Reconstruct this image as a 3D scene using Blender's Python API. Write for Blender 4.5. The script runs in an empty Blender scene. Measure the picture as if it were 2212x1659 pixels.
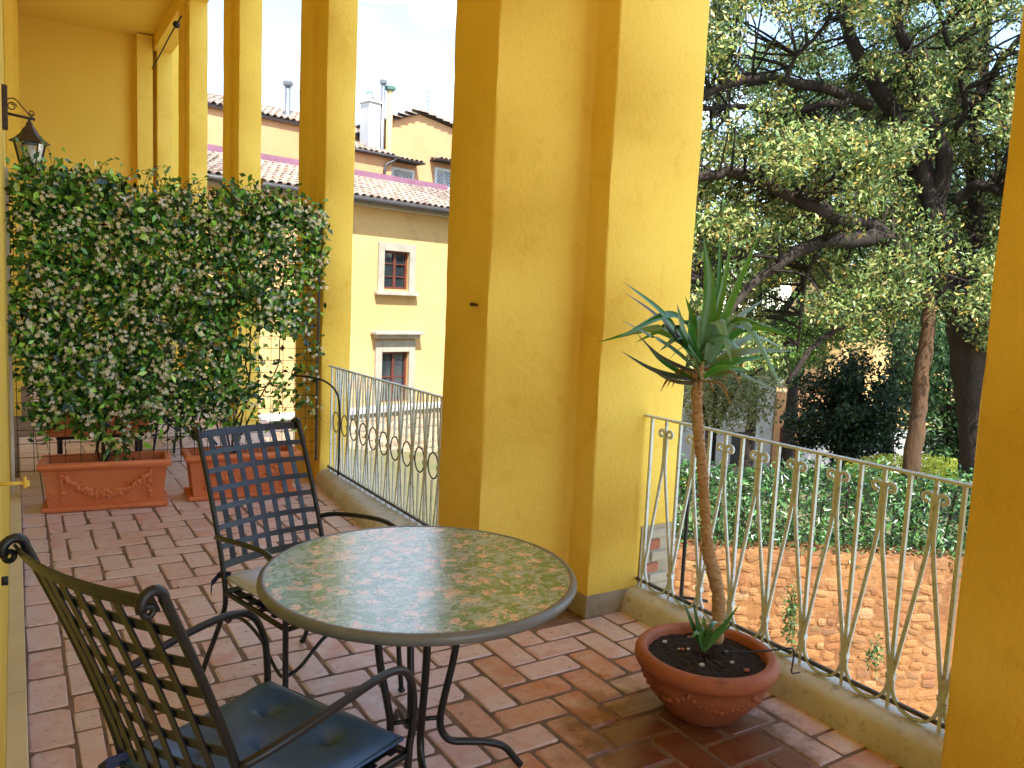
import bpy, math, random
import numpy as np
from mathutils import Vector, Matrix
random.seed(7); rng = np.random.default_rng(11)
sc = bpy.context.scene
COL = sc.collection
R = math.radians

# ---------------------------------------------------------------- camera
cam_d = bpy.data.cameras.new('camera'); cam = bpy.data.objects.new('camera', cam_d); COL.objects.link(cam)
cam_d.sensor_width = 36.0; cam_d.lens = 36.0 * 1700 / 2212
cam_d.clip_start = 0.02; cam_d.clip_end = 2000
cam.matrix_world = Matrix(((0.84596, 0.018697, -0.532919, 0.0), (-0.53137, 0.113336, -0.839524, 0.0), (0.044702, 0.993381, 0.105813, 1.6), (0, 0, 0, 1)))
sc.camera = cam

# ---------------------------------------------------------------- sky, sun, exposure
SUN_EL, SUN_AZ = 56.0, 188.0          # degrees; azimuth clockwise from +Y, so 188 = behind the camera, a little left
world = bpy.data.worlds.new('World'); sc.world = world; world.use_nodes = True
wn = world.node_tree.nodes; wl = world.node_tree.links; wn.clear()
sky = wn.new('ShaderNodeTexSky'); sky.sky_type = 'NISHITA'; sky.sun_disc = False
sky.sun_elevation = R(SUN_EL); sky.sun_rotation = R(SUN_AZ)
sky.air_density = 1.0; sky.dust_density = 0.3; sky.ozone_density = 1.0
tc = wn.new('ShaderNodeTexCoord'); mp = wn.new('ShaderNodeMapping'); mp.inputs['Scale'].default_value = (1.2, 1.2, 3.2)
nz = wn.new('ShaderNodeTexNoise'); nz.inputs['Scale'].default_value = 2.6; nz.inputs['Detail'].default_value = 7; nz.inputs['Roughness'].default_value = .58
cr = wn.new('ShaderNodeValToRGB'); cr.color_ramp.elements[0].position = .50; cr.color_ramp.elements[1].position = .72
mxs = wn.new('ShaderNodeMix'); mxs.data_type = 'RGBA'
mxs.inputs['B'].default_value = (8.0, 8.8, 9.6, 1)
bg = wn.new('ShaderNodeBackground'); bg.inputs['Strength'].default_value = 0.10
wo = wn.new('ShaderNodeOutputWorld')
wl.new(tc.outputs['Generated'], mp.inputs['Vector']); wl.new(mp.outputs['Vector'], nz.inputs['Vector']); wl.new(nz.outputs['Fac'], cr.inputs['Fac'])
wl.new(cr.outputs['Color'], mxs.inputs['Factor']); wl.new(sky.outputs['Color'], mxs.inputs['A']); wl.new(mxs.outputs['Result'], bg.inputs['Color']); wl.new(bg.outputs['Background'], wo.inputs['Surface'])
sun_d = bpy.data.lights.new('sun', 'SUN'); sun_d.energy = 2.4; sun_d.angle = R(0.53); sun_d.color = (1, .975, .94)
sun = bpy.data.objects.new('sun', sun_d); COL.objects.link(sun); sun.location = (-5, -20, 30)
_sd = Vector((math.sin(R(SUN_AZ)) * math.cos(R(SUN_EL)), math.cos(R(SUN_AZ)) * math.cos(R(SUN_EL)), math.sin(R(SUN_EL))))
sun.rotation_euler = _sd.to_track_quat('Z', 'Y').to_euler()
sc.view_settings.view_transform = 'Standard'; sc.view_settings.look = 'None'; sc.view_settings.gamma = 1.0
sc.view_settings.use_curve_mapping = False; sc.view_settings.exposure = 2.38
sc.render.engine = 'CYCLES'
sc.cycles.max_bounces = 10; sc.cycles.diffuse_bounces = 6; sc.cycles.transparent_max_bounces = 8

# ---------------------------------------------------------------- materials
def L(r, g, b):
    f = lambda u: (u / 255 / 12.92) if u / 255 <= .04045 else ((u / 255 + .055) / 1.055) ** 2.4
    return (f(r), f(g), f(b), 1)
def mat(name, c1, c2=None, scale=4, rough=.8, bump=0, bscale=60, spec=.4, metal=0, c3=None, s3=30, stretch=None, island=False, objrand=None, bdist=.004, coat=0, lo=.35, hi=.65, wet=None):
    m = bpy.data.materials.new(name); m.use_nodes = True
    N = m.node_tree.nodes; K = m.node_tree.links; b = N['Principled BSDF']
    b.inputs['Roughness'].default_value = rough; b.inputs['Specular IOR Level'].default_value = spec; b.inputs['Metallic'].default_value = metal
    if coat: b.inputs['Coat Weight'].default_value = coat; b.inputs['Coat Roughness'].default_value = .12
    geo = N.new('ShaderNodeNewGeometry'); vec = geo.outputs['Position']
    if stretch:
        q = N.new('ShaderNodeMapping'); q.inputs['Scale'].default_value = stretch; K.new(vec, q.inputs['Vector']); vec = q.outputs['Vector']
    out = None
    if objrand:
        src = geo.outputs['Random Per Island'] if island else N.new('ShaderNodeObjectInfo').outputs['Random']
        rp = N.new('ShaderNodeValToRGB'); rp.color_ramp.interpolation = 'LINEAR'
        e = rp.color_ramp.elements; n = len(objrand)
        e[0].position = 0; e[0].color = objrand[0]; e[1].position = 1; e[1].color = objrand[-1]
        for i in range(1, n - 1):
            x = e.new(i / (n - 1)); x.color = objrand[i]
        K.new(src, rp.inputs['Fac']); out = rp.outputs['Color']
    def noise(s, d=6, r=.6):
        t = N.new('ShaderNodeTexNoise'); t.inputs['Scale'].default_value = s; t.inputs['Detail'].default_value = d; t.inputs['Roughness'].default_value = r
        K.new(vec, t.inputs['Vector']); return t.outputs['Fac']
    def mix(fac, a, bcol, l=lo, h=hi):
        rr = N.new('ShaderNodeMapRange'); rr.inputs['From Min'].default_value = l; rr.inputs['From Max'].default_value = h; K.new(fac, rr.inputs['Value'])
        x = N.new('ShaderNodeMix'); x.data_type = 'RGBA'; K.new(rr.outputs['Result'], x.inputs['Factor'])
        for soc, v in (('A', a), ('B', bcol)):
            if isinstance(v, tuple): x.inputs[soc].default_value = v
            else: K.new(v, x.inputs[soc])
        return x.outputs['Result']
    cur = out if out is not None else c1
    if c2: cur = mix(noise(scale), cur, c2)
    if c3: cur = mix(noise(s3, 4, .7), cur, c3, .55, .75)
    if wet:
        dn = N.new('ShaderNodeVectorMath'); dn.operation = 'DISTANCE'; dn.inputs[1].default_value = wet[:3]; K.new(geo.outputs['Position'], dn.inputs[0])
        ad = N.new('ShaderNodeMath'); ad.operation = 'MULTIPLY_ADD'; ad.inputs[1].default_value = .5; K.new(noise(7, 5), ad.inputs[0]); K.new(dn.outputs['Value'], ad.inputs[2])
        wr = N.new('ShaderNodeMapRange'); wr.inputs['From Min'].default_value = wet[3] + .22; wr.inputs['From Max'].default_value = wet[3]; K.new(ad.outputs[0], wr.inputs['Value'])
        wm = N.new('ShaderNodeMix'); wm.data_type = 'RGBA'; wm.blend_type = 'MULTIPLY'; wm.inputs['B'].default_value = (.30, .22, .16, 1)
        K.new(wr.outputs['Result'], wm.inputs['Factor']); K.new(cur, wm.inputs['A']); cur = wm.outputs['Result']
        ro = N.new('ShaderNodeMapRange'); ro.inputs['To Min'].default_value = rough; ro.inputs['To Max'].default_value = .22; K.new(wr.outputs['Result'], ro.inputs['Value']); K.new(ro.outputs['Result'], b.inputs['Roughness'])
    if isinstance(cur, tuple): b.inputs['Base Color'].default_value = cur
    else: K.new(cur, b.inputs['Base Color'])
    if bump:
        bp = N.new('ShaderNodeBump'); bp.inputs['Strength'].default_value = bump; bp.inputs['Distance'].default_value = bdist
        K.new(noise(bscale, 5, .65), bp.inputs['Height']); K.new(bp.outputs['Normal'], b.inputs['Normal'])
    return m
def leaf_mat(name, transl=.35, rough=.45, spec=.4):
    m = bpy.data.materials.new(name); m.use_nodes = True; N = m.node_tree.nodes; K = m.node_tree.links
    b = N['Principled BSDF']; b.inputs['Roughness'].default_value = rough; b.inputs['Specular IOR Level'].default_value = spec
    a = N.new('ShaderNodeAttribute'); a.attribute_name = 'tint'; K.new(a.outputs['Color'], b.inputs['Base Color'])
    t = N.new('ShaderNodeBsdfTranslucent'); K.new(a.outputs['Color'], t.inputs['Color'])
    x = N.new('ShaderNodeMixShader'); x.inputs['Fac'].default_value = transl
    K.new(b.outputs['BSDF'], x.inputs[1]); K.new(t.outputs['BSDF'], x.inputs[2]); K.new(x.outputs['Shader'], N['Material Output'].inputs['Surface'])
    return m
def glass_mat(name, c=(.02, .025, .03, 1), rough=.06):
    m = mat(name, c, rough=rough, spec=.9); return m

M = {}
M['plaster'] = mat('yellow_plaster', L(227, 193, 82), L(232, 200, 92), 1.5, rough=.85, bump=.55, bscale=38, c3=L(221, 184, 74), s3=5, bdist=.009, spec=.25)
M['ceiling'] = mat('ochre_ceiling', L(230, 196, 84), L(234, 203, 95), .8, rough=.9, bump=.2, bscale=30)
M['plinth'] = mat('grey_plinth', L(170, 160, 140), L(146, 136, 116), 9, rough=.8, bump=.3)
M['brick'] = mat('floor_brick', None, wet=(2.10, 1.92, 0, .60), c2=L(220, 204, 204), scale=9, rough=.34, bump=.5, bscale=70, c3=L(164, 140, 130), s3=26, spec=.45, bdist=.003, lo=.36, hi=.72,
                 objrand=[L(212, 168, 158), L(218, 182, 176), L(204, 154, 144), L(222, 194, 192), L(210, 160, 146), L(210, 188, 188), L(222, 184, 176)])
M['brick_far'] = mat('floor_brick_rest', None, L(212, 200, 194), 9, rough=.42, bump=.5, bscale=70, c3=L(164, 140, 130), s3=26, spec=.45, bdist=.003, lo=.36, hi=.72, island=True,
                 objrand=[L(212, 168, 158), L(218, 182, 176), L(204, 154, 144), L(222, 194, 192), L(210, 160, 146), L(210, 188, 188), L(222, 184, 176)])
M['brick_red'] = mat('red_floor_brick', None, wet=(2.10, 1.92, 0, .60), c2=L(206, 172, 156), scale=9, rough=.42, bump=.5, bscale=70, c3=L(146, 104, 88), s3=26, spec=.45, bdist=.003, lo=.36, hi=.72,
                 objrand=[L(200, 126, 94), L(202, 142, 114), L(190, 118, 90), L(206, 152, 126), L(198, 124, 90), L(188, 138, 116)])
M['grout'] = mat('floor_grout', L(138, 112, 94), L(98, 80, 68), 9, rough=.9, bump=.6, bscale=90)
M['kerb'] = mat('concrete_kerb', L(206, 204, 196), L(188, 186, 172), 5, rough=.75, bump=.35, bscale=50, c3=L(140, 132, 112), s3=18)
M['ledge'] = mat('beige_marble', L(220, 208, 176), L(206, 194, 160), 3, rough=.45, bump=.1, spec=.5)
M['iron'] = mat('black_iron', L(16, 18, 22), L(24, 27, 32), 12, rough=.38, spec=.5, bump=.1, bscale=200, bdist=.001)
M['strap'] = mat('dark_strap', L(20, 24, 32), L(27, 31, 40), 12, rough=.35, spec=.5)
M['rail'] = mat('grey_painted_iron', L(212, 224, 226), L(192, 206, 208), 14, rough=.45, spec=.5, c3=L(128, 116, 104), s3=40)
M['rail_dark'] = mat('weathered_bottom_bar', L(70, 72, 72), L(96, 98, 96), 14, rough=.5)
M['terracotta'] = mat('terracotta', L(210, 122, 80), L(218, 134, 92), 4, rough=.72, bump=.25, bscale=60, c3=L(190, 102, 64), s3=14)
M['terracotta_old'] = mat('aged_terracotta', L(164, 98, 68), L(146, 82, 56), 7, rough=.6, bump=.4, bscale=40, c3=L(120, 70, 50), s3=10)
M['soil'] = mat('soil', L(52, 38, 28), L(30, 22, 18), 30, rough=.95, bump=1, bscale=80, c3=L(96, 78, 60), s3=60, bdist=.02)
M['cush_dark'] = mat('navy_cushion', L(54, 84, 128), L(60, 92, 136), 8, rough=.42, spec=.5, bump=.1, bscale=300, bdist=.001)
M['cush_glare'] = mat('glare_cushion', L(190, 200, 226), L(178, 188, 214), 8, rough=.5, bump=.1, bscale=300, bdist=.001)  # sky glare on the far cushion, put into its base colour
M['ribbon'] = mat('navy_ribbon', L(44, 52, 92), rough=.6)
M['rim'] = mat('grey_table_rim', L(112, 116, 118), L(98, 102, 104), 10, rough=.35, spec=.5)
M['trunk'] = mat('yucca_trunk', L(168, 130, 92), L(190, 164, 128), 22, rough=.9, bump=.8, bscale=45, stretch=(1, 1, 3), c3=L(112, 70, 44), s3=30, bdist=.01)
M['bark'] = mat('dark_bark', L(38, 30, 25), L(58, 48, 40), 5, rough=.95, bump=1, bscale=12, stretch=(1, 1, .35), bdist=.05)
M['bark_brown'] = mat('brown_bark', L(92, 66, 40), L(64, 46, 30), 5, rough=.95, bump=1, bscale=14, stretch=(1, 1, .3), bdist=.03)
M['leaf'] = leaf_mat('leaf', .24); M['leaf_gloss'] = leaf_mat('leaf_gloss', .18, .28, .7); M['petal'] = leaf_mat('petal', .3, .7, .2)
M['peach'] = mat('peach_render', L(200, 152, 108), L(190, 140, 96), .6, rough=.9, bump=.2, bscale=8, c3=L(178, 130, 90), s3=2)
M['cream'] = mat('cream_render', L(212, 174, 116), L(202, 162, 104), .5, rough=.9, bump=.2, bscale=8, c3=L(182, 144, 100), s3=1.6)
M['pale'] = mat('pale_render', L(190, 188, 186), L(172, 170, 168), .5, rough=.9, bump=.2, bscale=8, c3=L(160, 156, 150), s3=1.2)
M['stone'] = mat('grey_stone', L(168, 160, 142), L(150, 142, 126), 3, rough=.85, bump=.3, bscale=20)
M['tile'] = mat('roof_tile', None, L(158, 142, 126), 6, rough=.9, bump=.4, bscale=30, objrand=[L(132, 96, 72), L(158, 130, 104), L(106, 76, 60), L(172, 154, 132), L(80, 62, 54), L(140, 106, 82)], c3=L(70, 58, 52), s3=8)
M['tilebed'] = mat('roof_bed', L(52, 42, 38), L(38, 32, 30), 4, rough=.95)
M['flash'] = mat('maroon_flashing', L(140, 96, 112), L(126, 84, 98), 3, rough=.6)
M['gutter'] = mat('dark_gutter', L(72, 66, 62), L(58, 54, 52), 6, rough=.5)
M['wood_red'] = mat('red_brown_wood', L(104, 52, 38), L(84, 42, 32), 6, rough=.55)
M['glass'] = glass_mat('window_glass')
M['glass_blue'] = glass_mat('blue_window_glass', L(74, 104, 150), .1)
M['white'] = mat('white_paint', L(214, 214, 210), L(198, 198, 194), 5, rough=.6)
M['steel'] = mat('zinc_pipe', L(140, 142, 146), L(118, 120, 124), 8, rough=.4, metal=.6)
M['copper'] = mat('green_cowl', L(96, 130, 116), L(80, 110, 100), 8, rough=.6)
M['wallmortar'] = mat('wall_mortar', L(142, 98, 56), L(112, 72, 42), 1.6, rough=.95, bump=.8, bscale=14, c3=L(160, 126, 90), s3=4, bdist=.03)
M['wallstone'] = mat('wall_stone', None, L(146, 102, 60), 1.8, rough=.95, bump=.8, bscale=16, bdist=.03, c3=L(98, 74, 54), s3=5,
                     objrand=[L(136, 90, 52), L(150, 106, 64), L(126, 76, 46), L(114, 88, 62), L(142, 96, 54), L(156, 124, 88)])
M['greystone'] = mat('tan_rubble', None, L(186, 172, 144), 5, rough=.95, bump=.8, bscale=16, bdist=.03, c3=L(120, 108, 92), s3=7,
                     objrand=[L(186, 164, 132), L(164, 146, 120), L(196, 178, 146), L(176, 134, 104), L(150, 136, 118)])
M['ground'] = mat('ground_earth', L(186, 176, 154), L(168, 158, 136), .6, rough=.95, bump=.4, bscale=6, c3=L(146, 138, 116), s3=3)  # paled so the ground bounces more light up into the loggia
M['grassy'] = mat('garden_soil', L(92, 96, 58), L(110, 100, 72), 1.2, rough=.95, bump=.5, bscale=10)
M['yellow_iron'] = mat('yellow_painted_iron', L(226, 194, 84), L(214, 180, 70), 12, rough=.5)
M['wire'] = mat('dark_wire', L(44, 42, 38), rough=.6)
M['lamp_iron'] = mat('lantern_iron', L(46, 38, 34), L(72, 52, 42), 12, rough=.5)
M['frost'] = mat('frosted_bulb', L(226, 224, 216), rough=.35)
M['stem'] = mat('vine_stem', L(76, 58, 40), L(58, 46, 34), 20, rough=.9)
M['hose'] = mat('black_hose', L(26, 26, 28), rough=.5)
def pane_mat():
    m = bpy.data.materials.new('lantern_glass'); m.use_nodes = True; N = m.node_tree.nodes; K = m.node_tree.links
    g = N.new('ShaderNodeBsdfGlossy'); g.inputs['Roughness'].default_value = .05; t = N.new('ShaderNodeBsdfTransparent'); t.inputs['Color'].default_value = (.93, .95, .92, 1)
    x = N.new('ShaderNodeMixShader'); f = N.new('ShaderNodeFresnel'); K.new(f.outputs['Fac'], x.inputs['Fac']); K.new(t.outputs['BSDF'], x.inputs[1]); K.new(g.outputs['BSDF'], x.inputs[2])
    K.new(x.outputs['Shader'], N['Material Output'].inputs['Surface']); return m
M['pane'] = pane_mat()
def mosaic_mat():
    # printed stone top: grey-green ground, darker leaf sprigs, pink and cream blossoms
    m = bpy.data.materials.new('mosaic_top'); m.use_nodes = True; N = m.node_tree.nodes; K = m.node_tree.links; b = N['Principled BSDF']
    b.inputs['Roughness'].default_value = .25; b.inputs['Specular IOR Level'].default_value = .9; b.inputs['Coat Weight'].default_value = .5; b.inputs['Coat Roughness'].default_value = .24
    tcx = N.new('ShaderNodeTexCoord').outputs['Object']
    def nz(s, d=5, r=.6, dist=0, off=0):
        mp = N.new('ShaderNodeMapping'); mp.inputs['Location'].default_value = (off, off * .7, 0); K.new(tcx, mp.inputs['Vector'])
        t = N.new('ShaderNodeTexNoise'); t.inputs['Scale'].default_value = s; t.inputs['Detail'].default_value = d; t.inputs['Roughness'].default_value = r; t.inputs['Distortion'].default_value = dist
        K.new(mp.outputs['Vector'], t.inputs['Vector']); return t
    def step(v, l, h):
        r = N.new('ShaderNodeMapRange'); r.inputs['From Min'].default_value = l; r.inputs['From Max'].default_value = h; K.new(v, r.inputs['Value']); return r.outputs['Result']
    def mix(f, a, c):
        x = N.new('ShaderNodeMix'); x.data_type = 'RGBA'; K.new(f, x.inputs['Factor'])
        for s, v in (('A', a), ('B', c)):
            if isinstance(v, tuple): x.inputs[s].default_value = v
            else: K.new(v, x.inputs[s])
        return x.outputs['Result']
    def mul(a, c):
        q = N.new('ShaderNodeMath'); q.operation = 'MULTIPLY'; K.new(a, q.inputs[0]); K.new(c, q.inputs[1]); return q.outputs[0]
    base = mix(step(nz(9).outputs['Fac'], .4, .6), L(168, 190, 196), L(150, 180, 176))
    green = mix(step(nz(40, 3, .6, 0, 5).outputs['Fac'], .4, .6), L(104, 152, 92), L(86, 136, 92))
    base = mix(step(nz(24, 5, .7, 1.2, 3).outputs['Fac'], .47, .53), base, green)
    # blossom clusters: jagged voronoi cells kept where a coarse noise is high
    wv = nz(26, 3, .7, 0, 1).outputs['Color']
    add = N.new('ShaderNodeMix'); add.data_type = 'RGBA'; add.inputs['Factor'].default_value = .11; K.new(tcx, add.inputs['A']); K.new(wv, add.inputs['B'])
    vo = N.new('ShaderNodeTexVoronoi'); vo.inputs['Scale'].default_value = 21; vo.inputs['Randomness'].default_value = 1; K.new(add.outputs['Result'], vo.inputs['Vector'])
    near = step(vo.outputs['Distance'], .44, .36)
    sepc = N.new('ShaderNodeSeparateColor'); K.new(vo.outputs['Color'], sepc.inputs['Color'])
    keep = step(sepc.outputs['Red'], .30, .32)
    pink = mix(sepc.outputs['Green'], L(214, 186, 180), L(224, 210, 188))
    pink = mix(step(nz(60, 2, .6, 0, 9).outputs['Fac'], .5, .7), pink, L(192, 142, 130))
    base = mix(mul(near, keep), base, pink)
    dark = step(nz(75, 2, .5, 1.5, 2).outputs['Fac'], .61, .66)
    base = mix(dark, base, L(58, 70, 52))
    K.new(base, b.inputs['Base Color'])
    bp = N.new('ShaderNodeBump'); bp.inputs['Strength'].default_value = .25; bp.inputs['Distance'].default_value = .002; K.new(nz(60, 3).outputs['Fac'], bp.inputs['Height']); K.new(bp.outputs['Normal'], b.inputs['Normal'])
    return m
M['mosaic'] = mosaic_mat()

# ---------------------------------------------------------------- mesh helpers
class MB:
    def __init__(s): s.v = []; s.f = []
    def add(s, vs, fs):
        o = len(s.v); s.v += [tuple(p) for p in vs]; s.f += [tuple(i + o for i in q) for q in fs]; return s
    def box(s, c, d, rz=0, bev=0):
        x, y, z = d[0] / 2, d[1] / 2, d[2] / 2; ca, sa = math.cos(rz), math.sin(rz)
        if bev <= 0:
            p = [(i * x, j * y, k * z) for k in (-1, 1) for (i, j) in ((-1, -1), (1, -1), (1, 1), (-1, 1))]
            f = [(3, 2, 1, 0), (4, 5, 6, 7), (0, 1, 5, 4), (1, 2, 6, 5), (2, 3, 7, 6), (3, 0, 4, 7)]
        else:
            b = bev; p = []
            for kz, ins in ((-z, b), (-z + b, 0), (z - b, 0), (z, b)):
                for (i, j) in ((-1, -1), (1, -1), (1, 1), (-1, 1)):
                    if ins: p += [(i * (x - b), j * (y - b), kz)] * 2
                    else:
                        a1 = (i * (x - b), j * y, kz); a2 = (i * x, j * (y - b), kz)
                        p += [a1, a2] if i * j < 0 else [a2, a1]
            f = [(0, 2, 4, 6)[::-1], (24, 26, 28, 30)]
            for r in range(3):
                for q in range(8):
                    a, e = r * 8 + q, r * 8 + (q + 1) % 8
                    f.append((a, e, e + 8, a + 8))
        p = [(c[0] + u * ca - w * sa, c[1] + u * sa + w * ca, c[2] + h) for (u, w, h) in p]
        return s.add(p, f)
    def tube(s, pts, r, n=8, cap=True):
        pts = [Vector(p) for p in pts]; m = len(pts); rr = r if isinstance(r, (list, tuple)) else [r] * m
        t0 = (pts[1] - pts[0]).normalized(); up = Vector((0, 0, 1)) if abs(t0.z) < .9 else Vector((1, 0, 0))
        nrm = t0.cross(up).normalized(); vs = []
        for i, p in enumerate(pts):
            t = ((pts[min(i + 1, m - 1)] - pts[max(i - 1, 0)])).normalized()
            nrm = (nrm - t * nrm.dot(t)); nrm = nrm.normalized() if nrm.length > 1e-6 else t.orthogonal().normalized()
            bn = t.cross(nrm)
            for k in range(n):
                a = 2 * math.pi * k / n; vs.append(p + (nrm * math.cos(a) + bn * math.sin(a)) * rr[i])
        fs = [(i * n + k, i * n + (k + 1) % n, (i + 1) * n + (k + 1) % n, (i + 1) * n + k) for i in range(m - 1) for k in range(n)]
        if cap: fs += [tuple(range(n))[::-1], tuple((m - 1) * n + k for k in range(n))]
        return s.add(vs, fs)
    def strap(s, pts, wdir, w, t):
        # flat band along pts, width along wdir, thickness t
        pts = [Vector(p) for p in pts]; wd = Vector(wdir).normalized(); m = len(pts); vs = []
        for i, p in enumerate(pts):
            tg = (pts[min(i + 1, m - 1)] - pts[max(i - 1, 0)]).normalized(); n = tg.cross(wd).normalized()
            for (a, b) in ((-1, -1), (1, -1), (1, 1), (-1, 1)): vs.append(p + wd * (a * w / 2) + n * (b * t / 2))
        fs = [(i * 4 + k, i * 4 + (k + 1) % 4, i * 4 + 4 + (k + 1) % 4, i * 4 + 4 + k) for i in range(m - 1) for k in range(4)]
        fs += [(3, 2, 1, 0), tuple(4 * (m - 1) + k for k in range(4))]
        return s.add(vs, fs)
    def lathe(s, prof, n=48, c=(0, 0, 0), rot=0):
        vs = []; m = len(prof)
        for (r, z) in prof:
            for k in range(n):
                a = 2 * math.pi * k / n + rot; vs.append((c[0] + r * math.cos(a), c[1] + r * math.sin(a), c[2] + z))
        fs = [(i * n + k, i * n + (k + 1) % n, (i + 1) * n + (k + 1) % n, (i + 1) * n + k) for i in range(m - 1) for k in range(n)]
        return s.add(vs, fs)
    def ball(s, c, r, n=8, sq=(1, 1, 1)):
        vs = [(c[0], c[1], c[2] - r * sq[2])]; h = n // 2
        for i in range(1, h):
            ph = math.pi * i / h
            for k in range(n):
                a = 2 * math.pi * k / n; vs.append((c[0] + r * sq[0] * math.sin(ph) * math.cos(a), c[1] + r * sq[1] * math.sin(ph) * math.sin(a), c[2] - r * sq[2] * math.cos(ph)))
        vs.append((c[0], c[1], c[2] + r * sq[2])); fs = []
        for k in range(n):
            fs.append((0, 1 + (k + 1) % n, 1 + k)); fs.append((len(vs) - 1, 1 + (h - 2) * n + k, 1 + (h - 2) * n + (k + 1) % n))
            for i in range(h - 2): fs.append((1 + i * n + k, 1 + i * n + (k + 1) % n, 1 + (i + 1) * n + (k + 1) % n, 1 + (i + 1) * n + k))
        return s.add(vs, fs)
    def prism(s, poly, z0, z1, levels=1, jit=0):
        n = len(poly); vs = []
        for l in range(levels + 1):
            z = z0 + (z1 - z0) * l / levels
            for k, (x, y) in enumerate(poly):
                ph = k * 1.7
                dx = jit * (math.sin(z * 5.3 + ph * 3) * .5 + math.sin(z * 13.1 + ph) * .35 + math.sin(z * 29 + ph * 2.2) * .25)
                dy = jit * (math.sin(z * 6.1 + ph * 2 + 1) * .5 + math.sin(z * 11.7 + ph + 2) * .35 + math.sin(z * 31 + ph) * .25)
                vs.append((x + dx, y + dy, z))
        fs = [(l * n + k, l * n + (k + 1) % n, (l + 1) * n + (k + 1) % n, (l + 1) * n + k) for l in range(levels) for k in range(n)]
        fs += [tuple(range(n))[::-1], tuple(levels * n + k for k in range(n))]
        return s.add(vs, fs)
    def mesh(s, name, m, smooth=False):
        me = bpy.data.meshes.new(name); me.from_pydata(s.v, [], s.f); me.materials.append(m)
        if smooth:
            me.polygons.foreach_set('use_smooth', [True] * len(me.polygons))
        me.update(); return me
    def obj(s, name, m, parent=None, smooth=False, loc=None):
        return link(name, s.mesh(name, m, smooth), parent, loc)
def link(name, me, parent=None, loc=None, rot=None):
    o = bpy.data.objects.new(name, me); COL.objects.link(o)
    if parent: o.parent = parent
    if loc: o.location = loc
    if rot: o.rotation_euler = rot
    return o
def soft(o, ang=40):
    # smooth shading with sharp edges kept
    me = o.data; me.polygons.foreach_set('use_smooth', [True] * len(me.polygons)); me.set_sharp_from_angle(angle=R(ang)); return o
def tag(o, label, cat, group=None):
    o['label'] = label; o['category'] = cat
    if group: o['group'] = group
    return o
def struct(o, label=None, cat=None):
    o['kind'] = 'structure'
    if label: o['label'] = label
    if cat: o['category'] = cat
    return o
def empty(name, loc=(0, 0, 0), rz=0, label=None, cat=None, group=None):
    o = bpy.data.objects.new(name, None); COL.objects.link(o); o.location = loc; o.rotation_euler = (0, 0, rz); o.empty_display_size = .1
    if label: tag(o, label, cat, group)
    return o
def copy_tree(o, parent=None):
    c = o.copy(); COL.objects.link(c)
    if parent: c.parent = parent
    for ch in [x for x in bpy.data.objects if x.parent == o]: copy_tree(ch, c)
    return c
def spline(pts, n=6):
    # Catmull-Rom through pts
    P = [Vector(p) for p in pts]; P = [P[0] * 2 - P[1]] + P + [P[-1] * 2 - P[-2]]; out = []
    for i in range(1, len(P) - 2):
        for k in range(n):
            t = k / n; a, b, c, d = P[i - 1], P[i], P[i + 1], P[i + 2]
            out.append(.5 * ((2 * b) + (c - a) * t + (2 * a - 5 * b + 4 * c - d) * t * t + (3 * b - a - 3 * c + d) * t ** 3))
    out.append(P[-2]); return out
def lerps(r, n):
    m = len(r) - 1; return [r[min(int(i / n * m), m - 1)] + (r[min(int(i / n * m), m - 1) + 1] - r[min(int(i / n * m), m - 1)]) * (i / n * m - min(int(i / n * m), m - 1)) for i in range(n + 1)]
def chamfer(poly, b):
    out = []; n = len(poly)
    for i in range(n):
        p = Vector(poly[i] + (0,)); a = Vector(poly[i - 1] + (0,)); c = Vector(poly[(i + 1) % n] + (0,))
        d1 = (a - p).normalized(); d2 = (c - p).normalized()
        p1 = p + d1 * b; p2 = p + d2 * b; mid = p + (d1 + d2) * b * .3
        out += [(p1.x, p1.y), (mid.x, mid.y), (p2.x, p2.y)]
    return out
def leaves(name, cen, size, cols, m, parent=None, aspect=.42, fold=.25, normal=None, spread=1.0, hang=None):
    # one diamond leaf per centre, folded along its midrib; normal = preferred facing
    n = len(cen); cen = np.asarray(cen, float); size = np.broadcast_to(np.asarray(size, float), (n,))[:, None]
    d = rng.normal(size=(n, 3))
    if hang is not None: d = d + np.asarray(hang)
    d /= np.linalg.norm(d, axis=1)[:, None]
    w = rng.normal(size=(n, 3)) * spread
    if normal is not None: w = w + np.asarray(normal)
    s = np.cross(d, w); s /= np.linalg.norm(s, axis=1)[:, None] + 1e-9
    u = np.cross(s, d)
    V = np.empty((n, 4, 3))
    V[:, 0] = cen - d * size * .5; V[:, 1] = cen + s * size * aspect * .5 + u * size * fold * .3 - d * size * .05
    V[:, 2] = cen + d * size * .5; V[:, 3] = cen - s * size * aspect * .5 + u * size * fold * .3 - d * size * .05
    idx = np.arange(n)[:, None] * 4
    F = np.concatenate([idx + np.array([[0, 1, 2]]), idx + np.array([[0, 2, 3]])], 1).reshape(-1, 3)
    return raw(name, V.reshape(-1, 3), F, np.repeat(np.asarray(cols, float), 4, 0), m, parent)
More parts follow.
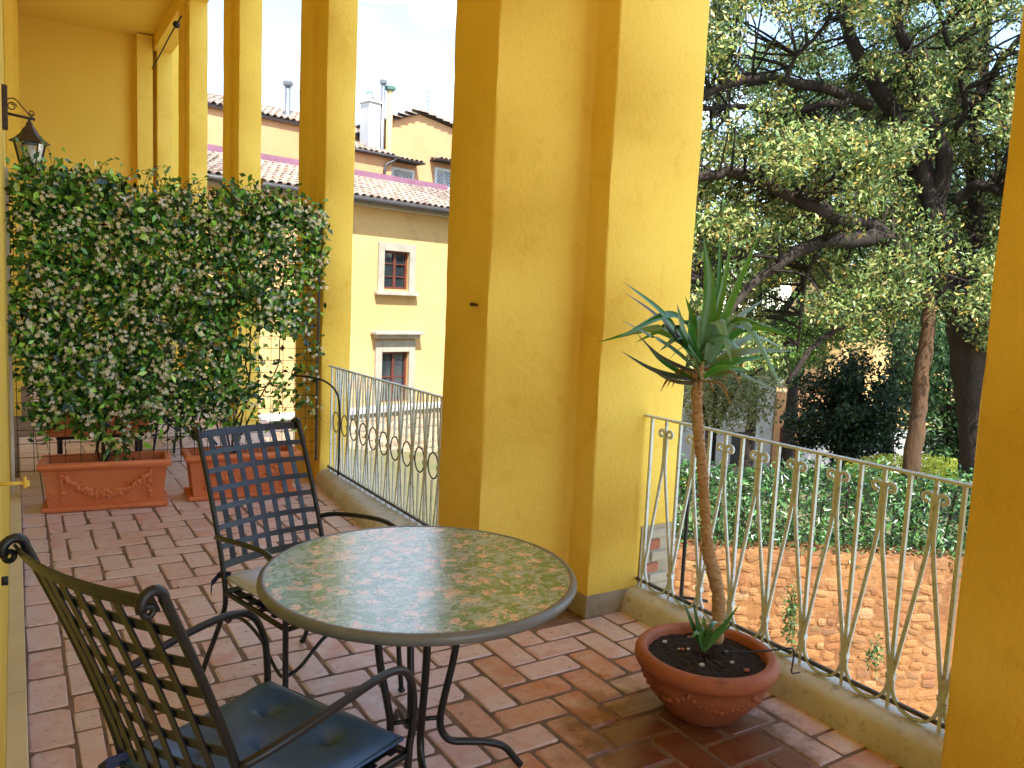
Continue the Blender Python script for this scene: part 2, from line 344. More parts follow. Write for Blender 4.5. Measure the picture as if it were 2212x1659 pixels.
def raw(name, V, F, C, m, parent=None):
    me = bpy.data.meshes.new(name); nv, nf, k = len(V), len(F), F.shape[1]
    me.vertices.add(nv); me.vertices.foreach_set('co', np.ascontiguousarray(V, dtype=np.float32).ravel())
    me.loops.add(nf * k); me.loops.foreach_set('vertex_index', np.ascontiguousarray(F, dtype=np.int32).ravel())
    me.polygons.add(nf); me.polygons.foreach_set('loop_start', np.arange(0, nf * k, k, dtype=np.int32))
    me.update(calc_edges=True)
    if C is not None:
        at = me.color_attributes.new('tint', 'FLOAT_COLOR', 'POINT')
        cc = np.ones((nv, 4), np.float32); cc[:, :3] = C[:, :3]; at.data.foreach_set('color', cc.ravel())
    me.materials.append(m); me.validate()
    return link(name, me, parent)
def palette(n, cols, w=None, var=.18):
    a = np.array([c[:3] for c in cols]); p = None if w is None else np.array(w) / sum(w)
    c = a[rng.choice(len(a), n, p=p)]; return c * (1 + rng.normal(size=(n, 1)) * var).clip(.45, 1.7)

# ================================================================ the large structure
WALLX = -.05
# ground far below the first-floor loggia
g = MB(); g.add([(-600, -600, -5), (600, -600, -5), (600, 600, -5), (-600, 600, -5)], [(0, 1, 2, 3)])
struct(g.obj('ground', M['ground']))

# loggia floor: mortar bed, herringbone bricks in it
floor = struct(empty('floor'))
b = MB(); b.prism([(WALLX, -4), (2.80, -4), (2.80, 3.66), (2.2, 3.66), (2.2, 15.3), (WALLX, 15.3)], -.35, -.0045)
b.obj('mortar_bed', M['grout'], floor)
U = .1435; BL, BW, BT = .2795, .1365, .03
def brick_mesh(l, w, seed):
    # worn brick: knocked-off corners, uneven arris, top slightly out of level
    q = random.Random(seed); ring = []
    for (i, j) in ((-1, -1), (1, -1), (1, 1), (-1, 1)):
        c = q.uniform(.003, .012) if q.random() < .8 else q.uniform(.012, .024); d = c * q.uniform(.5, 1.5)
        ex, ey = q.uniform(0, .004), q.uniform(0, .004)
        p1 = (i * (l / 2 - ex - c), j * (w / 2 - ey)); p2 = (i * (l / 2 - ex), j * (w / 2 - ey - d))
        ring += [p1, p2] if i * j < 0 else [p2, p1]
    tx, ty = q.uniform(-.006, .006), q.uniform(-.01, .01); vs = []
    for (z, ins) in ((-BT, 0), (-.005, 0), (0, 1)):
        for (x, y) in ring:
            k = 1 - ins * q.uniform(.004, .011) / max(.02, math.hypot(x, y)) * 1.6
            vs.append((x * k, y * k - (0 if not ins else 0), z + (tx * x + ty * y if z > -BT else 0) + (q.uniform(-.001, .0004) if ins else 0)))
    fs = [tuple(range(16, 24))] + [(r * 8 + k, r * 8 + (k + 1) % 8, r * 8 + 8 + (k + 1) % 8, r * 8 + 8 + k) for r in (0, 1) for k in range(8)]
    me = bpy.data.meshes.new('brick'); me.from_pydata(vs, [], fs); me.materials.append(M['brick']); return me
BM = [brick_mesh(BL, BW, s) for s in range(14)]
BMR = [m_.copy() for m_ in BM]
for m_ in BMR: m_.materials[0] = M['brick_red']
slots = []   # cx, cy, length along x?, size override
X0, Y0 = 1.392, 2.187; LEFT = .157
for i in range(-10, 14):
    for j in range(-26, 48):
        m = (i - j) % 4
        if m == 0: cx, cy, a, l, w = X0 + (i + 1) * U, Y0 + (j + .5) * U, 0, BL, BW
        elif m == 3: cx, cy, a, l, w = X0 + (i + .5) * U, Y0 + (j + 1) * U, 1, BL, BW
        else: continue
        x0, x1 = (cx - l / 2, cx + l / 2) if a == 0 else (cx - w / 2, cx + w / 2)
        lim = 2.72 if cy < 3.1 else (1.95 if cy < 3.6 else 2.25)
        if x1 < LEFT + .03 or x0 > lim or cy < -1.5 or cy > 8.8: continue
        slots.append((cx, cy, a, max(x0, LEFT), x1, x0 < LEFT - .004))
def in_view(x, y): return .12 < x < 2.75 and y < 6.05 and (x * .531 * 0 + y) > 1.05 and (x / max(y, .1)) < 2.1
vis = sorted([s for s in slots if in_view(s[0], s[1])], key=lambda s: s[0] ** 2 + s[1] ** 2)
border = [(.0815, -1 + k * (BL + .007) + .1) for k in range(36)]
bvis = [q for q in border if 1.8 < q[1] < 6.2]
nb = len(bvis)
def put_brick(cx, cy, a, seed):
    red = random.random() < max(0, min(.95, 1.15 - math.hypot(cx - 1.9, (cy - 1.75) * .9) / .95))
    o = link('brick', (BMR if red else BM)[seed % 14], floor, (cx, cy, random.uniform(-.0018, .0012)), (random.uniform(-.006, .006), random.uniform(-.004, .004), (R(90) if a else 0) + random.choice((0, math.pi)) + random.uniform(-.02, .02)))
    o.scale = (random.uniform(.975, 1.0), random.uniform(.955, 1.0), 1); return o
done = set()
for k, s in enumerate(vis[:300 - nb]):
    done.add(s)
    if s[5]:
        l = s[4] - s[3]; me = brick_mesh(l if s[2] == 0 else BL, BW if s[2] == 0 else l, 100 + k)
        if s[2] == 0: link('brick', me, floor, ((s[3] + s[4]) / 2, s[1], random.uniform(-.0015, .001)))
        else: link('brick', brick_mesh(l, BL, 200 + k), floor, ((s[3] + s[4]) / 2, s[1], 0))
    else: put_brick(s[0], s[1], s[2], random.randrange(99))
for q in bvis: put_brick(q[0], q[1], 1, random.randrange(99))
rest = MB()
def rest_brick(cx, cy, lx, ly):
    z = random.uniform(-.0018, .001); e = .005
    vs = [(cx + i * lx / 2, cy + j * ly / 2, -.02) for (i, j) in ((-1, -1), (1, -1), (1, 1), (-1, 1))] + [(cx + i * lx / 2, cy + j * ly / 2, z - .004) for (i, j) in ((-1, -1), (1, -1), (1, 1), (-1, 1))] + [(cx + i * (lx / 2 - e), cy + j * (ly / 2 - e), z) for (i, j) in ((-1, -1), (1, -1), (1, 1), (-1, 1))]
    rest.add(vs, [(8, 9, 10, 11)] + [(r * 4 + k, r * 4 + (k + 1) % 4, r * 4 + 4 + (k + 1) % 4, r * 4 + 4 + k) for r in (0, 1) for k in range(4)])
for s in slots:
    if s in done: continue
    ly = BW if s[2] == 0 else BL
    rest_brick((s[3] + s[4]) / 2, s[1], s[4] - s[3], ly)
for q in border:
    if q not in bvis: rest_brick(q[0], q[1], BW, BL)
for i in range(8):
    for j in range(0, 46): rest_brick(.16 + .14 + i * .287 + (j % 2) * .14, 8.9 + j * U, BL, BW)
o = rest.obj('bricks_beyond', M['brick_far'], floor); o['kind'] = 'stuff'

# house wall on the left, end wall, ceiling
house = empty('house_wall', (0, 0, 0), 0, 'yellow plastered house wall running along the left edge of the loggia', 'wall')
b = MB(); b.box((WALLX - .25, 5.5, 1.9), (.5, 21, 14)); b.obj('wall_face', M['plaster'], house)
b = MB(); b.box((WALLX + .05, 11.2, 2.9), (.09, 1.0, 5.8)); b.obj('pilaster', M['plaster'], house)
b = MB(); b.box((WALLX + .085, 14.2, 2.9), (.16, 1.0, 5.8)); b.obj('pilaster', M['plaster'], house)
endw = empty('end_wall', (1.1, 15.42, 0), R(-3), 'ochre plastered wall closing the far end of the loggia under the ceiling', 'wall')
b = MB(); b.box((0, .2, 2.9), (3.2, .4, 5.9)); b.obj('wall_face', M['ceiling'], endw)
b = MB(); b.box((.86, -.12, 2.9), (.24, .3, 5.75)); b.obj('pilaster', M['plaster'], endw)
nw = empty('added_end_wall', (1.3, -4.6, 0), 0, 'unseen yellow wall added behind the viewer, its open bay shaping the light', 'wall')  # unseen; added, and its bay sized, to tune light on pillars and floor
b = MB(); b.box((0, 0, 5.15), (3.6, .3, 1.5)); b.box((-1.35, 0, 2.2), (.5, .3, 4.4)); b.box((1.45, 0, 2.2), (.5, .3, 4.4)); b.obj('wall_face', M['plaster'], nw)
cl = MB(); cl.prism([(-.6, -4.5), (3.15, -4.5), (3.15, 3.75), (2.42, 3.75), (2.42, 15.5), (-.6, 15.5)], 5.8, 6.1)
struct(cl.obj('ceiling', M['ceiling']))
rf = MB(); rf.prism([(-9, -5), (4.3, -5), (4.3, 3.9), (2.46, 3.9), (2.46, 16), (-9, 16)], 6.12, 6.5)  # unseen near eave deepened to cut sky light on the pillar tops
tag(rf.obj('loggia_roof', M['tilebed']), 'roof slab covering the loggia above its ochre ceiling', 'roof')
bm_ = MB(); bm_.box((2.225, 9.4, 5.68), (.29, 11.6, .26)); tag(bm_.obj('architrave', M['plaster']), 'yellow architrave beam carried by the row of far pillars', 'beam')
bm_ = MB(); bm_.box((2.75, -.5, 5.66), (.5, 7.2, .26)); tag(bm_.obj('architrave', M['plaster']), 'yellow architrave beam above the nearest bay of the loggia', 'beam')
# storey below the loggia
lo = MB(); lo.prism([(-9, -5), (2.80, -5), (2.80, 3.6), (2.22, 3.6), (2.22, 16), (-9, 16)], -5, -.36)
tag(lo.obj('lower_storey', M['plaster']), 'yellow lower storey carrying the loggia floor', 'building')

def pillar(poly, label, z0=-5, z1=5.79, base=True, jit=.004, cat='pillar', group=None):
    root = empty('pillar', (poly[0][0], poly[0][1], 0), 0, label, cat, group)
    pl = [(x - poly[0][0], y - poly[0][1]) for x, y in poly]
    b = MB(); b.prism(chamfer(pl, .012), z0, z1, 90, jit); soft(b.obj('shaft', M['plaster'], root), 50)
    return root, pl
P1 = [(2.444, 3.047), (3.03, 3.047), (3.03, 3.655), (1.888, 3.655), (1.888, 3.218), (2.444, 3.218)]
p1, pl1 = pillar(P1, 'broad stepped yellow pillar between the two railings, behind the table')
cx_, cy_ = .3, .3
b = MB(); b.prism([(-.008, -.008), (.594, -.008), (.594, .18), (-.008, .18)], 0.0, .115, 6, .002); b.obj('plinth', M['plinth'], p1)
b = MB(); b.box((-.285, .174, .055), (.55, .012, .11)); b.obj('plinth', M['plaster'], p1)
# exposed masonry low on the pillar, outside the rail
for k, (dx, dz, w, h) in enumerate([(.44, .395, .13, .05), (.42, .335, .10, .055), (.47, .27, .12, .055), (.41, .21, .11, .05), (.47, .15, .13, .05)]):
    q = MB(); q.box((dx, -.004, dz), (w, .03, h), bev=.006); q.obj('brick', M['terracotta_old'] if k % 2 else M['stone'], p1)
b = MB(); b.box((.46, -.001, .27), (.24, .012, .34)); b.obj('mortar_patch', M['plinth'], p1)
# rusty bracket stub on the pillar's inner face
b = MB(); b.tube([(-.556, .30, 1.57), (-.575, .30, 1.57), (-.585, .27, 1.575)], .008, 6); b.tube([(-.56, .33, 1.575), (-.57, .25, 1.57)], .006, 6); b.obj('rusty_hook', M['bark_brown'], p1)
PF = [(2.13, 6.30), (2.38, 6.30), (2.38, 6.85), (2.08, 6.85), (2.08, 6.53), (2.13, 6.53)]
labs = ['yellow pillar at the right end of the jasmine trellis', 'yellow pillar second beyond the broad one, rising behind the jasmine', 'third yellow pillar beyond the broad one, behind the jasmine', 'farthest yellow pillar, next to the ochre end wall']
for k in range(4):
    dy = 2.925 * k
    pp, _ = pillar([(x, y + dy) for x, y in PF], labs[k], group='far pillars of the loggia', jit=.003)
    b = MB(); b.prism([(-.006, -.006), (.256, -.006), (.256, .2), (-.006, .2)], 0, .10); b.obj('plinth', M['plaster'], pp)
P0 = [(2.444, -.6), (3.03, -.6), (3.03, 1.232), (2.444, 1.232)]
p0, _ = pillar(P0, 'ochre pillar side at the right edge, ending the railing by the potted yucca')
b = MB(); b.prism([(-.006, 0), (.592, 0), (.592, 1.838), (-.006, 1.838)], 0, .11); b.obj('plinth', M['plinth'], p0)

# kerbs
def kerb(path, w, h, name, label):
    # path: inner bottom line; rounded inner shoulder
    prof = [(0, 0), (.004, h * .45), (.018, h * .75), (.05, h * .94), (.09, h), (w or 9, h), (w or 9, -.3), (0, -.3)]
    vs = []; m = len(path)
    for (x, y) in path:
        for (u, z) in prof: vs.append((x + u if w or u < .1 else 2.235, y, z))
    n = len(prof); fs = [(i * n + k, (i + 1) * n + k, (i + 1) * n + (k + 1) % n, i * n + (k + 1) % n) for i in range(m - 1) for k in range(n)]
    fs += [tuple(range(n)), tuple((m - 1) * n + k for k in range(n))[::-1]]
    q = MB(); q.add(vs, fs); o = q.obj(name, M['kerb']); soft(o, 35); return tag(o, label, 'kerb')
ys = np.linspace(1.2, 3.04, 24)
kerb([(2.672 + .004 * math.sin(y * 7) - .002, y) for y in ys], .15, .125, 'kerb', 'rounded concrete kerb under the railing beside the potted yucca')
ys = np.linspace(3.66, 6.31, 24)
kerb([(1.885 + (y - 3.66) * .083 + .003 * math.sin(y * 6), y) for y in ys], None, .125, 'kerb', 'rounded concrete kerb under the railing with the rings')

# marble ledge along the house wall
ledge = empty('wall_ledge', (0, 0, 0), 0, 'beige marble ledge along the foot of the house wall', 'ledge')
yy = [-1.0, .2, 1.75, 3.235, 5.05, 6.9]
for a, c in zip(yy[:-1], yy[1:]):
    q = MB(); q.box((-.02, (a + c) / 2, .085), (.062, c - a - .006, .03), bev=.003); q.obj('slab', M['ledge'], ledge)
    q = MB(); q.box((-.021, (a + c) / 2, .035), (.05, c - a - .004, .07)); q.obj('riser', M['white'], ledge)

# ================================================================ railings
def curl(c, r, side, turns=1.15, n=14, y=True):
    # scroll in the rail plane (local x along rail), starting from the bar going up and rolling outward
    out = []
    for k in range(n + 1):
        a = math.pi - 2 * math.pi * turns * k / n; rr = r * (1 - .5 * k / n)
        out.append((c[0] + side * (r + rr * math.cos(a)), 0, c[1] + rr * math.sin(a)))
    return out
def railing_scroll(y_start, n, x, zk):
    root = empty('railing', (x, y_start, zk), R(-90), 'grey wrought iron railing with scroll heads behind the potted yucca', 'railing')
    S = .198; Lr = n * S + .1; top = 1.035 - zk
    q = MB(); q.box((Lr / 2 - .1, 0, top), (Lr + .1, .032, .010)); q.obj('top_rail', M['rail'], root)
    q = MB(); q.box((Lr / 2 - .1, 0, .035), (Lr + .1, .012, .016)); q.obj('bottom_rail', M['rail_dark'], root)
    q = MB(); q.box((-.005, 0, top / 2), (.014, .014, top)); q.obj('end_post', M['rail'], root)
    r = .0085
    for k in range(n):
        hx = .10 + S * k; hz = top - .075
        q = MB(); q.box((hx, 0, top - .045), (.013, .013, .09)); q.obj('picket', M['rail'], root)
        for s in (-1, 1):
            bx = hx + s * S / 2; e = .0075
            if bx < 0: continue
            tip = curl((hx + s * e, hz), .022, s, .86)
            line = [(hx + s * e, 0, hz - .14), (hx + s * .018, 0, hz - .24), (bx - s * .012, 0, .17), (bx - s * .009, 0, .12)]
            flare = [(bx - s * .010, 0, .085), (bx - s * .024, 0, .05), (bx - s * .055, 0, .018), (bx - s * S / 2 * .98, 0, .008)]
            pts = list(reversed(tip)) + spline(line, 4) + spline(flare, 4)
            m_ = MB(); m_.tube(pts, r, 6); o_ = m_.obj('scroll_bar', M['rail'], root, True)
        if k < n:
            bx = hx + S / 2
            q = MB(); q.box((bx, .0005, (top + .0) / 2), (.014, .014, top - .01)); q.obj('picket', M['rail'], root)
            q = MB(); q.box((bx, 0, .13), (.034, .022, .022)); q.obj('collar', M['rail'], root)
    return root
railing_scroll(2.998, 9, 2.775, .125)
def railing_ring(y_start, n, x, zk):
    root = empty('railing', (x, y_start, zk), R(-90), 'grey wrought iron railing with a row of rings beyond the table', 'railing')
    S = .1965; Lr = n * S + .06; top = .995 - zk; mid = .55 - zk; r = .0075
    q = MB(); q.box((Lr / 2 - .05, 0, top), (Lr + .06, .03, .010)); q.obj('top_rail', M['rail'], root)
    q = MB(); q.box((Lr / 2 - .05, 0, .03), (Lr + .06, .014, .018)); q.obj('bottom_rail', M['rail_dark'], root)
    q = MB(); q.box((-.02, 0, top / 2), (.014, .014, top)); q.obj('end_post', M['rail'], root)
    for k in range(n):
        cx = .095 + S * k - .02
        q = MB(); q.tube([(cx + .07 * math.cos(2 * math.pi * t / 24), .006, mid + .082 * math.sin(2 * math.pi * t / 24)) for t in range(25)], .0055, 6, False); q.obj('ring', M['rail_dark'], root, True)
        bx = cx + S / 2
        q = MB(); q.box((bx, 0, top / 2), (.014, .014, top)); q.obj('picket', M['rail'], root)
        q = MB(); q.box((cx, .0, (mid + .09 + top) / 2), (.011, .011, top - mid - .09)); q.obj('picket', M['rail'], root)
        q = MB(); q.box((cx, .0, (mid - .09) / 2), (.011, .011, mid - .09)); q.obj('picket', M['rail'], root)
        q = MB(); q.box((bx, 0, mid), (.05, .02, .03)); q.obj('collar', M['rail'], root)
        for s in (-1, 1):
            q = MB(); q.tube(spline([(bx + s * .062, 0, top - .005), (bx + s * .045, 0, top - .13), (bx + s * .014, 0, mid + .08), (bx + s * .011, 0, mid), (bx + s * .014, 0, mid - .08), (bx + s * .045, 0, .12), (bx + s * .06, 0, .03)], 4), r, 6); q.obj('bowed_bar', M['rail'], root, True)
    return root
railing_ring(6.18, 12, 2.19, .125)

# ================================================================ furniture
def make_chair(loc, rz, label):
    # local +x = sitting direction, +y = left, origin on the floor under the seat
    root = empty('armchair', loc, rz, label, 'chair', 'wrought iron armchairs')
    hw = .235; SH = .43; r = .0105; iron = M['iron']
    def back_x(z): return -.215 - .212 * ((z - SH) / .6) ** 1.25 if z > SH else -.215
    for s in (-1, 1):
        y = s * hw
        up = [(back_x(z), y, z) for z in (.43, .52, .62, .72, .82, .92, 1.042)]
        tx, tz = up[-1][0], up[-1][2]; y2 = up[-1][1]
        scr = [(tx - .023 + .023 * math.cos(a), y2, tz + .023 * math.sin(a)) for a in [math.pi * k / 8 for k in range(1, 10)]]
        leg = spline([(-.385, s * .245, .012), (-.345, s * .243, .10), (-.27, s * .238, .25), (-.222, y, .36), up[0]], 5)
        q = MB(); q.tube(leg[:-1] + spline(up, 3) + scr, r, 8); q.obj('back_post', iron, root, True)
        q = MB(); q.ball((-.39, s * .245, .012), .016, 8, (1, 1, .75)); q.obj('foot', iron, root, True)
        c = scr[-1]
        q = MB(); q.tube([(c[0] + .012 + .010 * math.cos(2 * math.pi * k / 12), y2, c[2] - .004 + .010 * math.sin(2 * math.pi * k / 12)) for k in range(13)], .006, 6, False); q.obj('scroll_eye', iron, root, True)
        ya = s * .285
        arm = spline([(back_x(.655) + .005, s * (hw + .008), .645), (-.2, s * .268, .665), (-.02, ya, .690), (.13, ya, .697), (.205, ya * .99, .665), (.24, ya * .97, .59), (.247, ya * .95, .50), (.243, ya * .93, SH), (.243, ya * .92, .22), (.262, ya * .94, .012)], 5)
        q = MB(); q.tube(arm, r, 8); q.obj('arm_and_front_leg', iron, root, True)
        q = MB(); q.ball((.264, ya * .94, .012), .016, 8, (1, 1, .75)); q.obj('foot', iron, root, True)
        q = MB(); q.tube(spline([(-.232, s * .243, .335), (-.17, s * .25, .325), (-.13, s * .25, .355), (-.04, s * .255, .372), (.08, s * .258, .335), (.16, s * .26, .27), (.21, s * .262, .245), (.243, s * .262, .25)], 5), .007, 6); q.obj('side_brace', iron, root, True)
    q = MB(); q.tube(spline([(.243, -.262, .25), (.243, -.2, .27), (.243, -.1, .35), (.243, 0, .375), (.243, .1, .35), (.243, .2, .27), (.243, .262, .25)], 5), .007, 6); q.obj('front_brace', iron, root, True)
    q = MB()
    fr = [(-.22, -hw), (.243, -.262), (.243, .262), (-.22, hw)]
    for k in range(4):
        a, c = fr[k], fr[(k + 1) % 4]; q.tube([(a[0], a[1], SH), (c[0], c[1], SH)], .010, 8)
    q.obj('seat_frame', iron, root, True)
    for k in range(7):
        t = (k + .5) / 7; y = -.25 + .5 * t
        q = MB(); q.strap([(-.215, y * .95, SH + .004), (.24, y, SH + .004)], (0, 1, 0), .03, .004); q.obj('seat_strap', M['strap'], root)
    for k in range(6):
        x = -.19 + .08 * k
        q = MB(); q.strap([(x, -.245, SH + .009), (x, .245, SH + .009)], (1, 0, 0), .03, .004); q.obj('seat_strap', M['strap'], root)
    # woven back, bowed backwards in plan
    def bp(u, z): return (back_x(z) - .034 * (1 - (2 * u - 1) ** 2), (-hw + 2 * hw * u) , z)
    for k, z in enumerate((.605, .678, .751, .824, .897, .968)):
        q = MB(); q.strap([bp(u / 10, z) for u in range(11)], (-.33, 0, 1), .0225, .004); q.obj('back_strap', M['strap'], root)
    q = MB(); q.strap([(p[0] - .018, p[1], p[2]) for p in (bp(u / 10, 1.038) for u in range(11))], (-.45, 0, 1), .032, .006); q.obj('top_strap', M['strap'], root)
    for k in range(7):
        u = (k + 1) / 8
        q = MB(); q.strap([Vector(bp(u, z)) + Vector((-.005, 0, 0)) for z in (.53, .60, .68, .76, .84, .92, 1.03)], (0, 1, 0), .0225, .004); q.obj('back_strap', M['strap'], root)
    q = MB(); q.strap([bp(u / 10, .535) for u in range(11)], (-.2, 0, 1), .03, .005); q.obj('back_strap', M['strap'], root)
    return root
def cushion(loc, rz, m, label, w=.475, d=.47, h=.05):
    n = 34; vs = []; fs = []; tuft = [(0, 0), (.11, .11), (-.11, .11), (.11, -.11), (-.11, -.11)]
    def prof(u): return max(0, 1 - abs(u) ** 9)
    for sd in (1, -1):
        for i in range(n + 1):
            for j in range(n + 1):
                u, v = -1 + 2 * i / n, -1 + 2 * j / n
                x, y = u * d / 2, v * w / 2 * (1 + .05 * u)
                hh = h / 2 * (prof(u) * prof(v)) ** .5
                if sd > 0:
                    for (a, c) in tuft: hh -= .024 * math.exp(-((x - a) ** 2 + (y - c) ** 2) / .00055) + .012 * math.exp(-((x - a) ** 2 + (y - c) ** 2) / .004)
                    hh += .006 * math.sin(x * 21 + 1) * math.sin(y * 17)
                vs.append((x, y, h / 2 + sd * hh))
    N1 = (n + 1) ** 2
    for i in range(n):
        for j in range(n):
            a = i * (n + 1) + j; fs.append((a, a + n + 1, a + n + 2, a + 1)); b_ = N1 + a; fs.append((b_, b_ + 1, b_ + n + 2, b_ + n + 1))
    root = empty('seat_cushion', loc, rz, label, 'cushion')
    q = MB(); q.add(vs, fs); q.obj('pad', m, root, True)
    pts = [(-d / 2, -w / 2 * .95), (d / 2, -w / 2 * 1.05), (d / 2, w / 2 * 1.05), (-d / 2, w / 2 * .95), (-d / 2, -w / 2 * .95)]
    q = MB()
    for a, c in zip(pts[:-1], pts[1:]): q.tube([(a[0], a[1], h / 2), (c[0], c[1], h / 2)], .005, 6)
    q.obj('piping', m, root, True)
    for s in (-1, 1):
        q = MB(); q.strap([(-d / 2 + .02, s * w / 2 * .9, .035), (-d / 2 - .03, s * w / 2 * .98, .03), (-d / 2 - .03, s * (w / 2 + .03), .0), (-d / 2 - .02, s * (w / 2 + .035), -.03)], (.2, 0, 1), .03, .003); q.obj('tie_ribbon', M['ribbon'], root)
    return root
C1 = ((.965, 2.95, 0), R(-73)); C2 = ((.502, 1.865, 0), R(26))
make_chair(*C1, 'iron armchair with woven strap back standing on the far side of the round table').scale = (1, 1, .965)
make_chair(*C2, 'nearest iron armchair with woven strap back, at the lower left corner')
cushion((C1[0][0], C1[0][1], .443), C1[1], M['cush_glare'], 'seat cushion with navy ties and painted-in pale sky glare on the far armchair')
cushion((C2[0][0], C2[0][1], .443), C2[1], M['cush_dark'], 'dark navy tufted seat cushion on the nearest armchair')

def make_table(loc, rad, label):
    root = empty('round_table', loc, 0, label, 'table'); T = .73
    q = MB(); q.lathe([(0.001, T - .002), (rad - .022, T - .002)], 96); q.obj('mosaic_top', M['mosaic'], root)
    q = MB(); q.lathe([(rad - .025, T - .004), (rad - .018, T), (rad - .006, T - .002), (rad, T - .010), (rad + .001, T - .022), (rad - .006, T - .032), (rad - .03, T - .035), (.001, T - .030)], 96); q.obj('rim', M['rim'], root, True)
    for k in range(4):
        a = math.pi / 2 * k + R(-14); ca, sa = math.cos(a), math.sin(a)
        prof = [(.098, T - .03), (.112, .64), (.130, .54), (.122, .43), (.096, .30), (.083, .225), (.088, .175), (.120, .135), (.185, .122), (.25, .110), (.31, .085), (.352, .035), (.372, .010)]
        q = MB(); q.tube([(p.x * ca, p.x * sa, p.z) for p in spline([(r_, 0, z_) for r_, z_ in prof], 5)], .0125, 10); q.obj('leg', M['iron'], root, True)
        q = MB(); q.tube([(.02 * ca, .02 * sa, .222), (.083 * ca, .083 * sa, .22)], .008, 8); q.obj('cross_strut', M['iron'], root, True)
    q = MB(); q.lathe([(.001, .185), (.012, .188), (.022, .205), (.026, .225), (.02, .245), (.008, .262), (.001, .264)], 20); q.obj('hub', M['iron'], root, True)
    q = MB(); q.lathe([(.06, T - .045), (.115, T - .045), (.115, T - .031), (.06, T - .031), (.06, T - .045)], 32); q.obj('mount_ring', M['iron'], root)
    return root
make_table((1.085, 2.205, 0), .50, 'round table with a mosaic flower top and black iron legs in the foreground')

# ---------------------------------------------------------------- planters with garlands
def make_planter(loc, rz, label):
    root = empty('planter_box', loc, rz, label, 'planter', 'terracotta window boxes under the jasmine')
    W0, W1, D0, D1, Hh = .36, .395, .145, .165, .345
    rings = [(W0, D0, .03), (W0 + .003, D0 + .002, .05), (W1 - .005, D1 - .004, Hh - .06), (W1, D1, Hh - .055), (W1 + .022, D1 + .022, Hh - .045), (W1 + .028, D1 + .028, Hh - .02), (W1 + .022, D1 + .022, Hh - .003), (W1 + .012, D1 + .012, Hh), (W1 - .012, D1 - .012, Hh), (W1 - .018, D1 - .018, Hh - .006), (W1 - .02, D1 - .02, Hh - .11)]
    vs = []
    for (w, d, z) in rings: vs += [(-w, -d, z), (w, -d, z), (w, d, z), (-w, d, z)]
    fs = [(r * 4 + k, r * 4 + (k + 1) % 4, r * 4 + 4 + (k + 1) % 4, r * 4 + 4 + k) for r in range(len(rings) - 1) for k in range(4)] + [(3, 2, 1, 0)]
    q = MB(); q.add(vs, fs); soft(q.obj('body', M['terracotta'], root), 55)
    q = MB(); q.box((0, 0, Hh - .09), (2 * W1 - .05, 2 * D1 - .05, .02)); q.obj('soil', M['soil'], root)
    q = MB(); q.box((0, 0, .018), (.80, .36, .032), bev=.008)
    q.obj('tray', M['terracotta'], root)
    q = MB(); rr = random.Random(5)
    def face_y(z): return -(D0 + (D1 - D0) * (z - .03) / (Hh - .09)) - .004
    for k in range(46):
        t = k / 45; x = -.25 + .5 * t; z = .235 - .125 * (1 - (2 * t - 1) ** 2)
        for _ in range(2):
            zz = z + rr.uniform(-.022, .022) * (1.3 - abs(2 * t - 1)); q.ball((x + rr.uniform(-.008, .008), face_y(zz), zz), rr.uniform(.013, .024), 6, (1, .75, 1))
    for s in (-1, 1):
        for k in range(20):
            zz = rr.uniform(.075, .275); q.ball((s * (.275 + rr.uniform(-.012, .012) * (1.6 if zz > .24 or zz < .13 else .7)), face_y(zz), zz), rr.uniform(.009, .017), 6, (1, .7, 1))
    q.obj('garland_relief', M['terracotta'], root, True)
    return root
make_planter((.545, 6.26, 0), R(-7), 'terracotta planter with a fruit garland, left under the jasmine trellis')
make_planter((1.48, 6.24, 0), R(-4), 'terracotta planter with a fruit garland, half hidden behind the far armchair')

# ---------------------------------------------------------------- trellis and jasmine
tr = empty('wire_trellis', (0, 6.30, 0), 0, 'dark wire mesh trellis between house wall and pillar, covered by jasmine', 'trellis')
for k in range(23):
    q = MB(); q.tube([(.0 + k * .0955, 0, .26), (.0 + k * .0955, 0, 2.30)], .0022, 4); q.obj('wire', M['wire'], tr)
for k in range(22):
    q = MB(); q.tube([(-.01, .003, .27 + k * .096), (2.11, .003, .27 + k * .096)], .0022, 4); q.obj('wire', M['wire'], tr)
q = MB(); q.box((-.030, -.005, 1.22), (.022, .03, 2.2), bev=.003); q.obj('post', M['white'], tr)
q = MB(); q.box((2.10, .005, 1.25), (.016, .016, 2.1)); q.obj('post', M['wire'], tr)
jas = empty('jasmine_vine', (0, 6.30, .25), 0, 'flowering star jasmine climbing thickly over the wire trellis', 'climber')
def jas_density(x, z):
    # z above floor; thick on top, thinning in the lower right corner and at the foot
    d = 1.0
    top = 2.25 + .05 * math.sin(x * 5) + .04 * math.sin(x * 13 + 1)
    if z > top: d *= max(0, 1 - (z - top) / .10) * .6
    if x > 1.36:
        k = min(1, (x - 1.36) / .15)
        low = 1.55 - .25 * math.sin((x - 1.4) * 4)
        if z < low: d *= 1 - k * (.84 if z > .95 else .72)
    if x > 1.85 and z < 2.0: d *= .5
    if z < .62: d *= .30 if .35 < x < .85 else (.10 if x < 1.0 else .25)
    if z < .48: d *= .35 if .35 < x < .7 else .05
    if x < .12: d *= .75 if z > .9 else .25
    if .9 < x < 1.45 and .75 < z < 1.1: d *= .75
    return d
cl_, no = [], 0
for _ in range(2600):
    x, z = random.uniform(-.0, 2.08), random.uniform(.34, 2.42)
    if random.random() < jas_density(x, z): cl_.append((x, z, random.gauss(-.02, .06)))
cen = []
